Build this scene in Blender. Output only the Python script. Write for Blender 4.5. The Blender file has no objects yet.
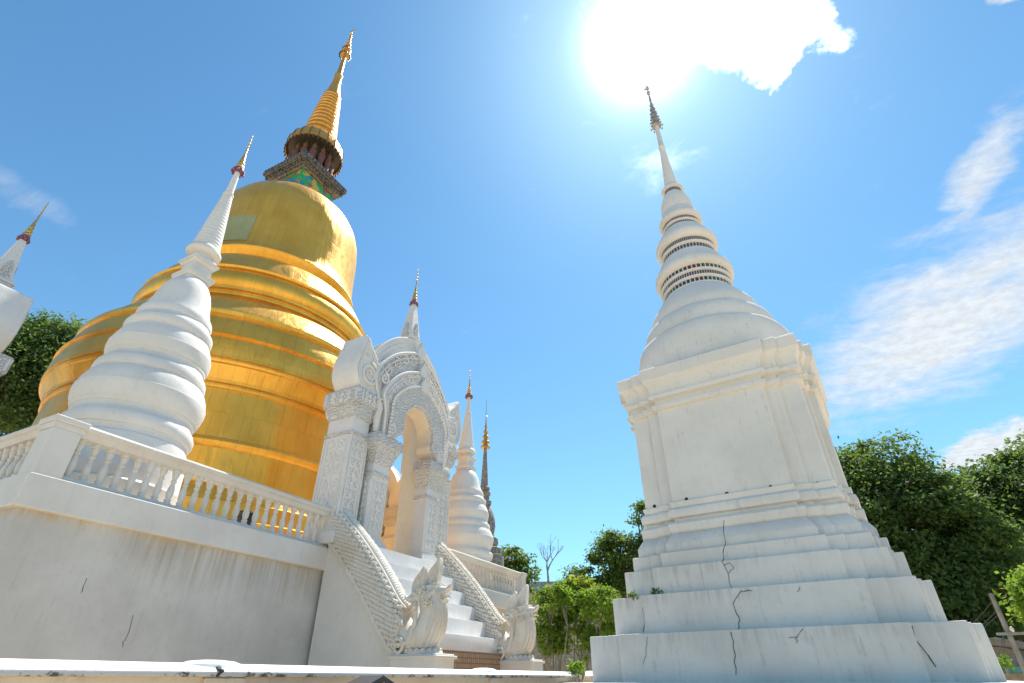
import bpy, bmesh, math, random
import numpy as np
from mathutils import Vector, Matrix
rad = math.radians
random.seed(7); np.random.seed(7)
C = bpy.context.scene

# ------------------------------------------------------------------ camera
# origin = the photographer's eye; x points out of the temple terrace, y along its wall, z up
FP, PITCH, ROLL, YAW = 526.0, rad(32.7), rad(-0.2), rad(27.0)
cam_d = bpy.data.cameras.new('camera'); cam = bpy.data.objects.new('camera', cam_d)
C.collection.objects.link(cam); C.camera = cam
cam_d.sensor_width = 36; cam_d.lens = FP / 1024 * 36
cam_d.clip_start = 0.05; cam_d.clip_end = 3000
_f = Vector((-math.sin(YAW)*math.cos(PITCH), math.cos(YAW)*math.cos(PITCH), math.sin(PITCH)))
_r = Vector((math.cos(YAW), math.sin(YAW), 0)); _u = _r.cross(_f)
_r2 = _r*math.cos(ROLL)+_u*math.sin(ROLL); _u2 = -_r*math.sin(ROLL)+_u*math.cos(ROLL)
cam.matrix_world = Matrix(((_r2.x,_u2.x,-_f.x,0),(_r2.y,_u2.y,-_f.y,0),(_r2.z,_u2.z,-_f.z,0),(0,0,0,1)))

def ray(px, py):
    return _r2*(px-512) + _u2*(-(py-341.5)) + _f*FP
def onx(px, py, v): d = ray(px, py); return d*(v/d.x)
def ony(px, py, v): d = ray(px, py); return d*(v/d.y)
def atr(px, py, R): d = ray(px, py); return d*(R/math.hypot(d.x, d.y))

# ------------------------------------------------------------------ light
SUN_DIR = Vector((-0.02, 0.50, 0.866)).normalized()
SUN_EL = math.asin(SUN_DIR.z); SUN_AZ = math.atan2(SUN_DIR.x, SUN_DIR.y)
sd = bpy.data.lights.new('sun', 'SUN'); sd.energy = 5.0; sd.angle = rad(1.2); sd.color = (1.0, 0.935, 0.84)
sun = bpy.data.objects.new('sun', sd); C.collection.objects.link(sun)
sun.rotation_euler = SUN_DIR.to_track_quat('Z', 'Y').to_euler()
C.view_settings.view_transform = 'Standard'; C.view_settings.look = 'None'
C.view_settings.gamma = 1; C.view_settings.exposure = 0.8; C.view_settings.use_curve_mapping = False
C.cycles.max_bounces = 8; C.cycles.diffuse_bounces = 5; C.cycles.glossy_bounces = 4
C.cycles.transparent_max_bounces = 8
try:
    C.cycles.use_denoising = True
except Exception: pass

# --- node helper
class NT:
    def __init__(s, tree): s.t = tree; s.n = tree.nodes; s.l = tree.links
    def new(s, typ, **kw):
        n = s.n.new(typ)
        for k, v in kw.items(): setattr(n, k, v)
        return n
    def put(s, sock, v):
        if isinstance(v, bpy.types.NodeSocket): s.l.new(v, sock)
        elif v is not None: sock.default_value = v
    def math(s, op, a, b=None, c=None, clamp=False):
        n = s.new('ShaderNodeMath', operation=op, use_clamp=clamp)
        s.put(n.inputs[0], a)
        if b is not None: s.put(n.inputs[1], b)
        if c is not None: s.put(n.inputs[2], c)
        return n.outputs[0]
    def vmath(s, op, a, b=None):
        n = s.new('ShaderNodeVectorMath', operation=op); s.put(n.inputs[0], a)
        if b is not None: s.put(n.inputs[1], b)
        return n.outputs['Value'] if op in ('DOT_PRODUCT','LENGTH','DISTANCE') else n.outputs[0]
    def ramp(s, v, a, b, c0=0.0, c1=1.0, smooth=True):
        n = s.new('ShaderNodeMapRange', interpolation_type='SMOOTHSTEP' if smooth else 'LINEAR')
        s.put(n.inputs[0], v)
        for i, x in enumerate((a, b, c0, c1)): s.put(n.inputs[1+i], x)
        return n.outputs[0]
    def mix(s, f, a, b, typ='RGBA', blend='MIX'):
        n = s.new('ShaderNodeMix', data_type=typ)
        if typ == 'RGBA': n.blend_type = blend
        ins = [i for i in n.inputs if i.enabled and i.type == ('RGBA' if typ == 'RGBA' else 'VALUE')]
        s.put(n.inputs[0], f)
        ia, ib = (n.inputs[6], n.inputs[7]) if typ == 'RGBA' else (n.inputs[2], n.inputs[3])
        s.put(ia, a); s.put(ib, b)
        return n.outputs[2] if typ == 'RGBA' else n.outputs[0]
    def noise(s, vec, scale, detail=4, rough=.55, dist=0.0, typ='FBM'):
        n = s.new('ShaderNodeTexNoise'); s.put(n.inputs['Vector'], vec)
        n.inputs['Scale'].default_value = scale; n.inputs['Detail'].default_value = detail
        n.inputs['Roughness'].default_value = rough; n.inputs['Distortion'].default_value = dist
        return n.outputs[0]
    def mapping(s, vec, scale=(1,1,1), loc=(0,0,0), rot=(0,0,0)):
        n = s.new('ShaderNodeMapping'); s.put(n.inputs[0], vec)
        n.inputs['Scale'].default_value = scale; n.inputs['Location'].default_value = loc; n.inputs['Rotation'].default_value = rot
        return n.outputs[0]
    def sep(s, v): n = s.new('ShaderNodeSeparateXYZ'); s.put(n.inputs[0], v); return n.outputs
    def comb(s, x, y, z):
        n = s.new('ShaderNodeCombineXYZ')
        for i, v in enumerate((x, y, z)): s.put(n.inputs[i], v)
        return n.outputs[0]

# --- world: physical sky with a layer of clouds between sky and viewer
W = bpy.data.worlds.new('World'); C.world = W; W.use_nodes = True
w = NT(W.node_tree); w.n.clear()
sky = w.new('ShaderNodeTexSky', sky_type='NISHITA', sun_disc=False, sun_elevation=SUN_EL, sun_rotation=SUN_AZ,
            altitude=300, air_density=1.0, dust_density=0.38, ozone_density=2.0)
SKY_STRENGTH = 0.098
dirv = w.new('ShaderNodeTexCoord').outputs['Generated']
dn = w.vmath('NORMALIZE', dirv)
dx, dy, dz = w.sep(dn)
dzz = w.math('ADD', w.math('MAXIMUM', dz, 0.0), 0.1)
pl = w.comb(w.math('DIVIDE', dx, dzz), w.math('DIVIDE', dy, dzz), 0.0)   # cloud plane
def blob(cx, cy, rx, ry, ang):
    m = w.mapping(w.vmath('SUBTRACT', pl, (cx, cy, 0)), rot=(0, 0, -ang))
    m2 = w.vmath('MULTIPLY', m, (1/rx, 1/ry, 0))
    return w.ramp(w.vmath('LENGTH', m2), 1.5, 0.0)
n_puff = w.noise(pl, 7.0, 9, .60, .25)
n_low = w.noise(pl, 3.2, 9, .62, .2)
n_wisp = w.noise(w.mapping(pl, scale=(1.0, 2.6, 1), rot=(0, 0, rad(-62))), 3.4, 10, .66, .6)
n_fine = w.noise(pl, 26.0, 6, .65)
clouds = None
def add_cloud(mask, nz, lo, hi, dens, k=.55):
    """cover grows where the noise, lifted by the mask, passes lo..hi"""
    global clouds
    v = w.math('MULTIPLY', w.ramp(w.math('ADD', w.math('MULTIPLY', w.math('SUBTRACT', mask, 1.0), k), nz), lo, hi), dens)
    clouds = v if clouds is None else w.math('MAXIMUM', clouds, v)
n_mix = w.math('ADD', w.math('MULTIPLY', n_wisp, .55), w.math('MULTIPLY', w.noise(pl, 9.0, 10, .66, .5), .45))
add_cloud(blob(0.07, 0.51, 0.20, 0.15, 0.45), n_puff, .20, .36, 1.0)          # the bank the sun stands in
add_cloud(blob(0.175, 0.575, 0.16, 0.12, 0.5), n_puff, .26, .40, 1.0)
add_cloud(blob(0.175, 0.665, 0.085, 0.075, 0.2), n_puff, .30, .44, 1.0)
add_cloud(blob(0.25, 0.66, 0.10, 0.09, 0.2), n_puff, .44, .58, .8)
add_cloud(blob(0.50, 1.64, 0.60, 0.34, rad(122)), n_mix, .03, .50, .92)       # long bank low on the right
add_cloud(blob(0.52, 1.06, 0.26, 0.09, rad(100)), n_mix, .24, .54, .85)
add_cloud(blob(0.80, 2.52, 0.42, 0.36, 0.4), n_low, .27, .42, .92)            # low cumulus
add_cloud(blob(0.505, 0.69, 0.05, 0.04, 0.0), n_puff, .34, .46, .8)
add_cloud(blob(-1.25, 0.2, 0.20, 0.09, 1.5), n_wisp, .30, .65, .30)
add_cloud(blob(-0.08, 0.78, 0.26, 0.2, .5), n_mix, .40, .70, .28)
mu = w.vmath('DOT_PRODUCT', dn, tuple(SUN_DIR))
fwd = w.ramp(mu, .90, .998)                                   # clouds scatter forward, thin edges near the sun glow
glow = w.math('ADD', w.math('MULTIPLY', w.math('POWER', w.math('MAXIMUM', mu, 0.0), 500.0), 3.0),
              w.math('MULTIPLY', w.math('POWER', w.math('MAXIMUM', mu, 0.0), 40.0), .12))
hs = w.new('ShaderNodeHueSaturation'); w.l.new(sky.outputs[0], hs.inputs['Color'])
hs.inputs['Saturation'].default_value = 1.05; hs.inputs['Value'].default_value = 1.0
skyc = w.vmath('MULTIPLY', hs.outputs[0], (.68, 1.07, 1.12))
veil = w.math('MULTIPLY', w.math('POWER', w.math('SUBTRACT', 1.0, w.math('MAXIMUM', dz, 0.0)), 2.0), .24)     # thin humid veil, thicker low down
skyc = w.mix(veil, skyc, (3.6, 5.3, 6.6, 1))
cl_b = w.mix(fwd, 5.5, 24.0, 'FLOAT')
cl_b = w.math('MULTIPLY', cl_b, w.ramp(n_fine, .25, .75, .85, 1.1))
cl_col = w.new('ShaderNodeVectorMath', operation='SCALE'); cl_col.inputs[0].default_value = (.93, .97, 1.0)
w.put(cl_col.inputs['Scale'], cl_b)
add = w.new('ShaderNodeVectorMath', operation='SCALE'); add.inputs[0].default_value = (1.0, .985, .95); w.put(add.inputs['Scale'], w.math('MULTIPLY', glow, 6.0))
skyg = w.vmath('ADD', skyc, add.outputs[0])
col = w.mix(clouds, skyg, cl_col.outputs[0])
bg = w.new('ShaderNodeBackground'); w.l.new(col, bg.inputs[0]); bg.inputs[1].default_value = SKY_STRENGTH
wo = w.new('ShaderNodeOutputWorld'); w.l.new(bg.outputs[0], wo.inputs[0])

# ------------------------------------------------------------------ materials
def newmat(name):
    m = bpy.data.materials.new(name); m.use_nodes = True
    t = NT(m.node_tree); b = t.n['Principled BSDF']
    return m, t, b
def bump(t, b, h, strength, dist, prev=None):
    n = t.new('ShaderNodeBump'); n.inputs['Strength'].default_value = strength; n.inputs['Distance'].default_value = dist
    t.put(n.inputs['Height'], h)
    if prev is not None: t.l.new(prev, n.inputs['Normal'])
    t.l.new(n.outputs[0], b.inputs['Normal']); return n.outputs[0]

def plaster(name, base=(.76,.74,.70), var=(.66,.64,.60), grime=.25, grime_col=(.20,.185,.165), streak=.3, carve=0, cs=.85, rough=.75, warm=0.0, fine=1.0, blue=0.0):
    m, t, b = newmat(name)
    P = t.new('ShaderNodeTexCoord').outputs['Object']
    G = t.new('ShaderNodeNewGeometry').outputs['Position']
    n1 = t.noise(G, 1.1, 5, .6); n2 = t.noise(G, 9.0, 6, .65)
    st = t.noise(t.mapping(G, scale=(15, 15, .8)), 1.6, 6, .65)
    sp = t.noise(G, 38.0, 5, .7)
    c = t.mix(t.ramp(n1, .35, .68), (*base, 1), (*var, 1))
    c = t.mix(t.math('MULTIPLY', t.ramp(n2, .50, .80), .28), c, (*[x*.8 for x in var], 1))
    gm = t.math('MULTIPLY', t.ramp(st, .50, .74), t.ramp(n2, .38, .62))
    c = t.mix(t.math('MULTIPLY', gm, streak), c, (*grime_col, 1))
    gs = t.math('MULTIPLY', t.ramp(sp, .66, .78), t.ramp(n1, .45, .68))
    c = t.mix(t.math('MULTIPLY', gs, grime), c, (*[x*.7 for x in grime_col], 1))
    if warm:
        wn = t.noise(t.mapping(G, scale=(3.2, 3.2, .5), loc=(3, 1, 7)), 1.0, 4, .6)
        c = t.mix(t.math('MULTIPLY', t.ramp(wn, .55, .8), warm), c, (.55, .43, .27, 1))
    t.l.new(c, b.inputs['Base Color'])
    t.put(b.inputs['Roughness'], t.ramp(n2, .3, .7, rough-.08, rough+.1)); b.inputs['Specular IOR Level'].default_value = .3
    h = t.math('ADD', t.math('MULTIPLY', n2, .6), t.math('MULTIPLY', t.noise(G, 70, 3, .6), .25*fine))
    nn = bump(t, b, h, .35, .02)
    if carve:
        vo = t.new('ShaderNodeTexVoronoi', feature='DISTANCE_TO_EDGE'); t.put(vo.inputs['Vector'], t.vmath('ADD', P, t.vmath('SCALE', P)) if 0 else P)
        vo.inputs['Scale'].default_value = carve
        wv = t.new('ShaderNodeTexWave', wave_type='RINGS', rings_direction='SPHERICAL'); t.put(wv.inputs['Vector'], P)
        wv.inputs['Scale'].default_value = carve*.35; wv.inputs['Distortion'].default_value = 5.0; wv.inputs['Detail'].default_value = 2
        hh = t.math('ADD', t.ramp(vo.outputs[0], .02, .16), t.math('MULTIPLY', wv.outputs[1], .5))
        bump(t, b, hh, cs, .03, nn)
    return m

M = {}
M['white'] = plaster('terrace white limewash', base=(.71,.685,.64), var=(.64,.615,.57), grime=.25, streak=.12)
M['wall'] = _w = plaster('weathered terrace wall', base=(.62,.60,.565), var=(.53,.51,.48), grime=.2, streak=.2, warm=.12)
M['chedi_white'] = _cw = plaster('smooth white chedi plaster', base=(.69,.675,.64), var=(.63,.615,.58), grime=.3, streak=.14)
M['old'] = plaster('old cream chedi plaster', base=(.73,.705,.65), var=(.66,.635,.585), grime=.6, streak=.24)
M['old_base'] = plaster('old grey base plaster', base=(.72,.69,.635), var=(.62,.59,.54), grime=1.0, streak=.30)
M['carved'] = plaster('carved white stucco', base=(.70,.685,.66), var=(.63,.615,.59), grime=.25, streak=.15, carve=13)
M['gate'] = plaster('gate white stucco', base=(.70,.685,.66), var=(.64,.625,.60), grime=.15, streak=.12)
M['cream'] = plaster('cream intrados with gold bounce', base=(.74,.68,.55), var=(.66,.60,.48), grime=.12, streak=.15)  # yellow bounce off the gold stupa is put into this base colour
M['rail'] = plaster('balustrade white', base=(.70,.68,.64), var=(.64,.60,.54), grime=.25, streak=.25)
M['ledge'] = plaster('mossy grey ledge', base=(.50,.53,.50), var=(.62,.63,.60), grime=.4, streak=.3)
M['naga'] = plaster('naga stucco', base=(.74,.71,.65), var=(.63,.57,.47), grime=.5, streak=.3, carve=26, cs=.3)
M['naga_smooth'] = plaster('naga belly stucco', base=(.74,.71,.65), var=(.63,.57,.47), grime=.5, streak=.35)
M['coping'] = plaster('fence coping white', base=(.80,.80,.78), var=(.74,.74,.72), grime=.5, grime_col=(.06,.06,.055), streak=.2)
M['fence'] = plaster('tan fence plaster', base=(.60,.49,.37), var=(.66,.57,.46), grime=.5, streak=.4)
M['stair'] = plaster('stair white', base=(.72,.715,.70), var=(.64,.635,.62), grime=.3, streak=.2)
M['floor'] = plaster('pale terrace paving', base=(.62,.55,.44), var=(.54,.47,.37), grime=.3, streak=.0)

def runoff(m, z_top, depth, col, amt, seed):
    t = NT(m.node_tree); b = t.n['Principled BSDF']; src = b.inputs['Base Color'].links[0].from_socket
    G = t.new('ShaderNodeNewGeometry').outputs['Position']; x, y, z = t.sep(G)
    n = t.noise(t.mapping(G, scale=(15, 15, .35), loc=(seed, 2, 0)), 1.0, 6, .7); big = t.noise(t.mapping(G, scale=(.55, .55, .3), loc=(seed, 5, 1)), 1.0, 3, .5)
    reach = t.math('MULTIPLY', t.math('ADD', n, t.math('MULTIPLY', big, .8)), depth)
    f = t.ramp(t.math('SUBTRACT', z_top, z), reach, t.math('MULTIPLY', reach, .15))
    f = t.math('MULTIPLY', f, t.math('MULTIPLY', t.ramp(n, .40, .62), t.ramp(big, .40, .58)))
    f = t.math('MULTIPLY', f, t.math('GREATER_THAN', z_top, z))
    c = t.mix(t.math('MULTIPLY', f, amt), src, (*col, 1)); t.l.new(c, b.inputs['Base Color'])
def mildew_and_grey(m, z0, z1, col=(.05,.05,.045)):
    t = NT(m.node_tree); b = t.n['Principled BSDF']; src = b.inputs['Base Color'].links[0].from_socket
    G = t.new('ShaderNodeNewGeometry').outputs['Position']; x, y, z = t.sep(G)
    n = t.noise(t.mapping(G, scale=(9, 9, 16)), 1.6, 7, .72); big = t.noise(G, 1.3, 3, .5)
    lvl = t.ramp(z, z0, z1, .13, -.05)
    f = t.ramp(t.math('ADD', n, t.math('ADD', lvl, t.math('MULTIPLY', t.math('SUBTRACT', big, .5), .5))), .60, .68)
    c = t.mix(t.ramp(z, z0+.028, z0+.020, 0, .75), src, (.40,.40,.39,1))  # even grey mixed in low down, over the upright face below the slope
    t.l.new(t.mix(t.math('MULTIPLY', f, .9), c, (*col, 1)), b.inputs['Base Color'])
mildew_and_grey(M['coping'], .012, .054)
for _zt in (.426, .843, 1.154):
    runoff(M['old_base'], _zt, .20, (.36,.34,.30), .42, 5+_zt*7)
runoff(_w, 1.745, .75, (.36, .27, .17), .55, 3); runoff(_w, 1.745, .55, (.40, .39, .37), .25, 11); runoff(_w, 1.745, .14, (.50,.40,.26), .8, 27)
def simple(name, col, rough=.6, metal=0.0, var=.25, scale=6, bumpy=0.0):
    m, t, b = newmat(name)
    P = t.new('ShaderNodeNewGeometry').outputs['Position']
    n = t.noise(P, scale, 5, .6)
    c = t.mix(t.ramp(n, .3, .7), (*[x*(1-var) for x in col], 1), (*[min(1, x*(1+var)) for x in col], 1))
    t.l.new(c, b.inputs['Base Color']); b.inputs['Roughness'].default_value = rough; b.inputs['Metallic'].default_value = metal
    if bumpy: bump(t, b, t.noise(P, scale*5, 4), bumpy, .02)
    return m
M['crack'] = simple('crack', (.055,.05,.045), .95)
M['hole'] = simple('hole', (.02,.02,.02), .95)
M['black'] = simple('black board', (.03,.03,.035), .5)
M['darkpot'] = simple('dark pot', (.035,.033,.03), .5)
M['spire_gold'] = simple('spire gold', (.62,.40,.12), .42, .75, .35, 30, .4)
M['lotus'] = simple('purple pink lotus', (.22,.09,.13), .6, 0, .45, 40)
M['bronze'] = simple('dark bronze', (.10,.085,.06), .5, .5, .4, 20)
M['asphalt_roof'] = simple('blue grey roof', (.16,.22,.27), .6)
M['ground'] = simple('ground', (.52,.42,.29), .9, 0, .15, .8, .2)
M['bark'] = simple('bark', (.13,.10,.075), .9, 0, .35, 8, .6)
M['pale_bark'] = simple('pale bark', (.26,.23,.19), .9, 0, .25, 8, .5)
M['concrete'] = simple('pole concrete', (.24,.23,.22), .85)
M['housewall'] = simple('house wall', (.35,.31,.25), .85)
M['redwall'] = simple('dark red wall', (.15,.05,.04), .8)
M['roofsheet'] = simple('tin roof', (.20,.16,.12), .7)
M['teal'] = simple('teal tarpaulin', (.05,.22,.21), .6)
M['wire'] = simple('wire', (.05,.05,.055), .6)
M['figure'] = simple('brick red figure', (.13,.055,.03), .7, 0, .3, 20)
M['silver'] = simple('dull silver', (.42,.40,.37), .5, .5, .35, 40)
M['ornament'] = simple('tarnished red gilt ornament', (.20,.12,.07), .5, .2, .5, 30)
M['orange_cloth'] = simple('orange cloth', (.70,.24,.03), .8, 0, .15, 5)
M['grey_stone'] = simple('grey stucco', (.22,.205,.185), .85, 0, .45, 10, .5)

def gold(name, base, rough, seams=True, tarn=.5, plate=(.9, .55)):
    m, t, b = newmat(name)
    P = t.new('ShaderNodeTexCoord').outputs['Object']
    x, y, z = t.sep(P)
    ang = t.math('MULTIPLY', t.math('ARCTAN2', y, x), 4.0)
    uv = t.comb(ang, z, 0.0)
    br = t.new('ShaderNodeTexBrick'); t.put(br.inputs['Vector'], uv)
    br.inputs['Color1'].default_value = (0,0,0,1); br.inputs['Color2'].default_value = (1,1,1,1)
    br.inputs['Scale'].default_value = 1.0; br.inputs['Mortar Size'].default_value = .012; br.inputs['Mortar Smooth'].default_value = .4
    br.inputs['Brick Width'].default_value = plate[0]; br.inputs['Row Height'].default_value = plate[1]; br.inputs['Bias'].default_value = 0
    st = t.noise(t.mapping(uv, scale=(11, .55, 1)), 1.0, 7, .7)
    n = t.noise(P, .9, 5, .6); nf = t.noise(t.mapping(uv, scale=(14, 2.2, 1)), 3.0, 5, .7)
    rowm = t.math('FRACT', t.math('DIVIDE', z, plate[1]))
    c = t.mix(t.ramp(n, .35, .7), (*base, 1), (base[0]*.86, base[1]*.80, base[2]*.6, 1))
    pv = t.math('MULTIPLY', br.outputs[0], .42)
    c = t.mix(pv, c, (base[0]*.70, base[1]*.66, base[2]*.7, 1))
    tm = t.math('MULTIPLY', t.ramp(st, .50, .78), t.ramp(nf, .35, .65))
    c = t.mix(t.math('MULTIPLY', tm, tarn), c, (base[0]*.30, base[1]*.24, base[2]*.25, 1))
    if seams: c = t.mix(t.math('MULTIPLY', br.outputs[1], .22), c, (base[0]*.3, base[1]*.22, base[2]*.2, 1))
    t.l.new(c, b.inputs['Base Color']); b.inputs['Metallic'].default_value = .68
    t.put(b.inputs['Roughness'], t.math('ADD', t.ramp(nf, .25, .8, rough-.07, rough+.12), t.math('MULTIPLY', br.outputs[0], .06)))
    row = t.math('FLOOR', t.math('DIVIDE', z, plate[1])); colid = t.math('FLOOR', t.math('ADD', t.math('DIVIDE', ang, plate[0]), t.math('MULTIPLY', t.math('MODULO', row, 2.0), .5)))
    wn = t.new('ShaderNodeTexWhiteNoise', noise_dimensions='2D'); t.put(wn.inputs['Vector'], t.comb(colid, row, 0))
    tilt = t.vmath('MULTIPLY', t.vmath('SUBTRACT', wn.outputs['Color'], (.5,.5,.5)), (.11,.11,.05))     # every sheet sits at its own slight angle
    gn = t.vmath('NORMALIZE', t.vmath('ADD', t.new('ShaderNodeNewGeometry').outputs['Normal'], tilt))
    h = t.math('ADD', t.math('MULTIPLY', n, .4), t.math('MULTIPLY', t.noise(t.mapping(P, scale=(1,1,.35)), 2.6, 3, .5, .8), .6))
    nn = bump(t, b, h, .30, .14, gn)
    h2 = t.math('ADD', t.math('MULTIPLY', br.outputs[0], .8), t.math('SUBTRACT', t.math('MULTIPLY', nf, .5), br.outputs[1]))
    bump(t, b, h2, .18, .02, nn)
    return m
M['gold'] = gold('gilded copper sheet', (1.0, .55, .085), .36, plate=(.30, 1.6))
M['gold_green'] = gold('greenish brass sheet', (.66, .58, .26), .45, True, .2)
M['gold_spire'] = gold('gilded spire', (.86, .45, .09), .36, True, .6, (.5, .4))

def mosaic(name, cell, cols, scale3=True):
    m, t, b = newmat(name)
    P = t.new('ShaderNodeTexCoord').outputs['Object']
    x, y, z = t.sep(P)
    if scale3:
        ang = t.math('ARCTAN2', y, x)
        k = t.math('FLOOR', t.math('MULTIPLY', ang, cell))
        fr = t.math('FRACT', t.math('MULTIPLY', ang, cell))
        wn = t.new('ShaderNodeTexWhiteNoise', noise_dimensions='2D'); t.put(wn.inputs['Vector'], t.comb(k, t.math('FLOOR', t.math('MULTIPLY', z, 7.0)), 0))
    else:
        vo = t.new('ShaderNodeTexVoronoi'); t.put(vo.inputs['Vector'], P); vo.inputs['Scale'].default_value = cell
        wn = t.new('ShaderNodeTexWhiteNoise', noise_dimensions='3D'); t.put(wn.inputs['Vector'], vo.outputs['Color'])
        fr = None
    cr = t.new('ShaderNodeValToRGB'); cr.color_ramp.interpolation = 'CONSTANT'
    for i, cc in enumerate(cols):
        e = cr.color_ramp.elements[i] if i < 2 else cr.color_ramp.elements.new(i/len(cols))
        e.position = i/len(cols); e.color = (*cc, 1)
    t.put(cr.inputs[0], wn.outputs[0])
    c = cr.outputs[0]
    if fr is not None: c = t.mix(t.ramp(fr, .70, .78), c, (.55,.53,.5,1))
    t.l.new(c, b.inputs['Base Color']); b.inputs['Roughness'].default_value = .25
    return m
M['mosaic_ring'] = mosaic('glass mosaic band', 8.0, [(.04,.05,.09),(.07,.035,.06),(.03,.08,.12),(.10,.03,.03),(.05,.05,.07),(.03,.10,.05)])
M['mosaic_dark'] = mosaic('dark glass mosaic band', 14.0, [(.045,.045,.08),(.06,.05,.08),(.03,.05,.09),(.05,.04,.06)])
M['mosaic_panel'] = mosaic('coloured glass mosaic', 5.0, [(.03,.30,.07),(.05,.20,.50),(.02,.26,.16),(.45,.34,.05),(.02,.22,.25),(.05,.34,.10),(.28,.08,.10)], False)
M['mosaic_trim'] = mosaic('weathered mosaic trim', 16.0, [(.10,.10,.095),(.17,.10,.05),(.04,.075,.065),(.15,.14,.12),(.06,.045,.045),(.16,.14,.08)], False)

def bricks():
    m, t, b = newmat('bare terracotta brick')
    P = t.new('ShaderNodeNewGeometry').outputs['Position']; x, y, z = t.sep(P)
    br = t.new('ShaderNodeTexBrick'); t.put(br.inputs['Vector'], t.comb(t.math('ADD', y, x), z, 0))
    br.offset = 0.0
    br.inputs['Color1'].default_value = (.42,.27,.15,1); br.inputs['Color2'].default_value = (.33,.21,.12,1); br.inputs['Mortar'].default_value = (.16,.12,.09,1)
    br.inputs['Scale'].default_value = 1; br.inputs['Mortar Size'].default_value = .009; br.inputs['Brick Width'].default_value = .075; br.inputs['Row Height'].default_value = .085
    t.l.new(br.outputs[0], b.inputs['Base Color']); b.inputs['Roughness'].default_value = .9
    bump(t, b, br.outputs[1], -.6, .01)
    return m
M['brick'] = bricks()

def leafmat(name, c1, c2, trans=.35):
    m = bpy.data.materials.new(name); m.use_nodes = True; t = NT(m.node_tree); t.n.clear()
    P = t.new('ShaderNodeNewGeometry').outputs['Position']
    n = t.noise(P, .9, 3, .6); n2 = t.noise(P, 7.0, 2, .6)
    f = t.ramp(t.math('ADD', t.math('MULTIPLY', n, .6), t.math('MULTIPLY', n2, .4)), .35, .65)
    c = t.mix(f, (*c1, 1), (*c2, 1))
    d = t.new('ShaderNodeBsdfPrincipled'); t.put(d.inputs['Base Color'], c); d.inputs['Roughness'].default_value = .6
    d.inputs['Specular IOR Level'].default_value = .18
    tr = t.new('ShaderNodeBsdfTranslucent'); t.put(tr.inputs[0], t.mix(.5, c, (c2[0]*1.6, c2[1]*1.5, c2[2]*.5, 1)))
    mx = t.new('ShaderNodeMixShader'); mx.inputs[0].default_value = trans
    t.l.new(d.outputs[0], mx.inputs[1]); t.l.new(tr.outputs[0], mx.inputs[2])
    o = t.new('ShaderNodeOutputMaterial'); t.l.new(mx.outputs[0], o.inputs[0])
    return m
M['leaf_dark'] = leafmat('dark green leaves', (.06,.115,.04), (.125,.20,.06), .5)
M['leaf_mid'] = leafmat('mid green leaves', (.065,.125,.035), (.13,.21,.05), .5)
M['leaf_lime'] = leafmat('light green leaves', (.10,.20,.028), (.19,.30,.045), .5)
M['leaf_yellow'] = leafmat('yellow green leaves', (.20,.26,.03), (.30,.34,.05), .45)
M['flower'] = leafmat('orange flowers', (.45,.12,.02), (.55,.2,.03), .3)

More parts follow.
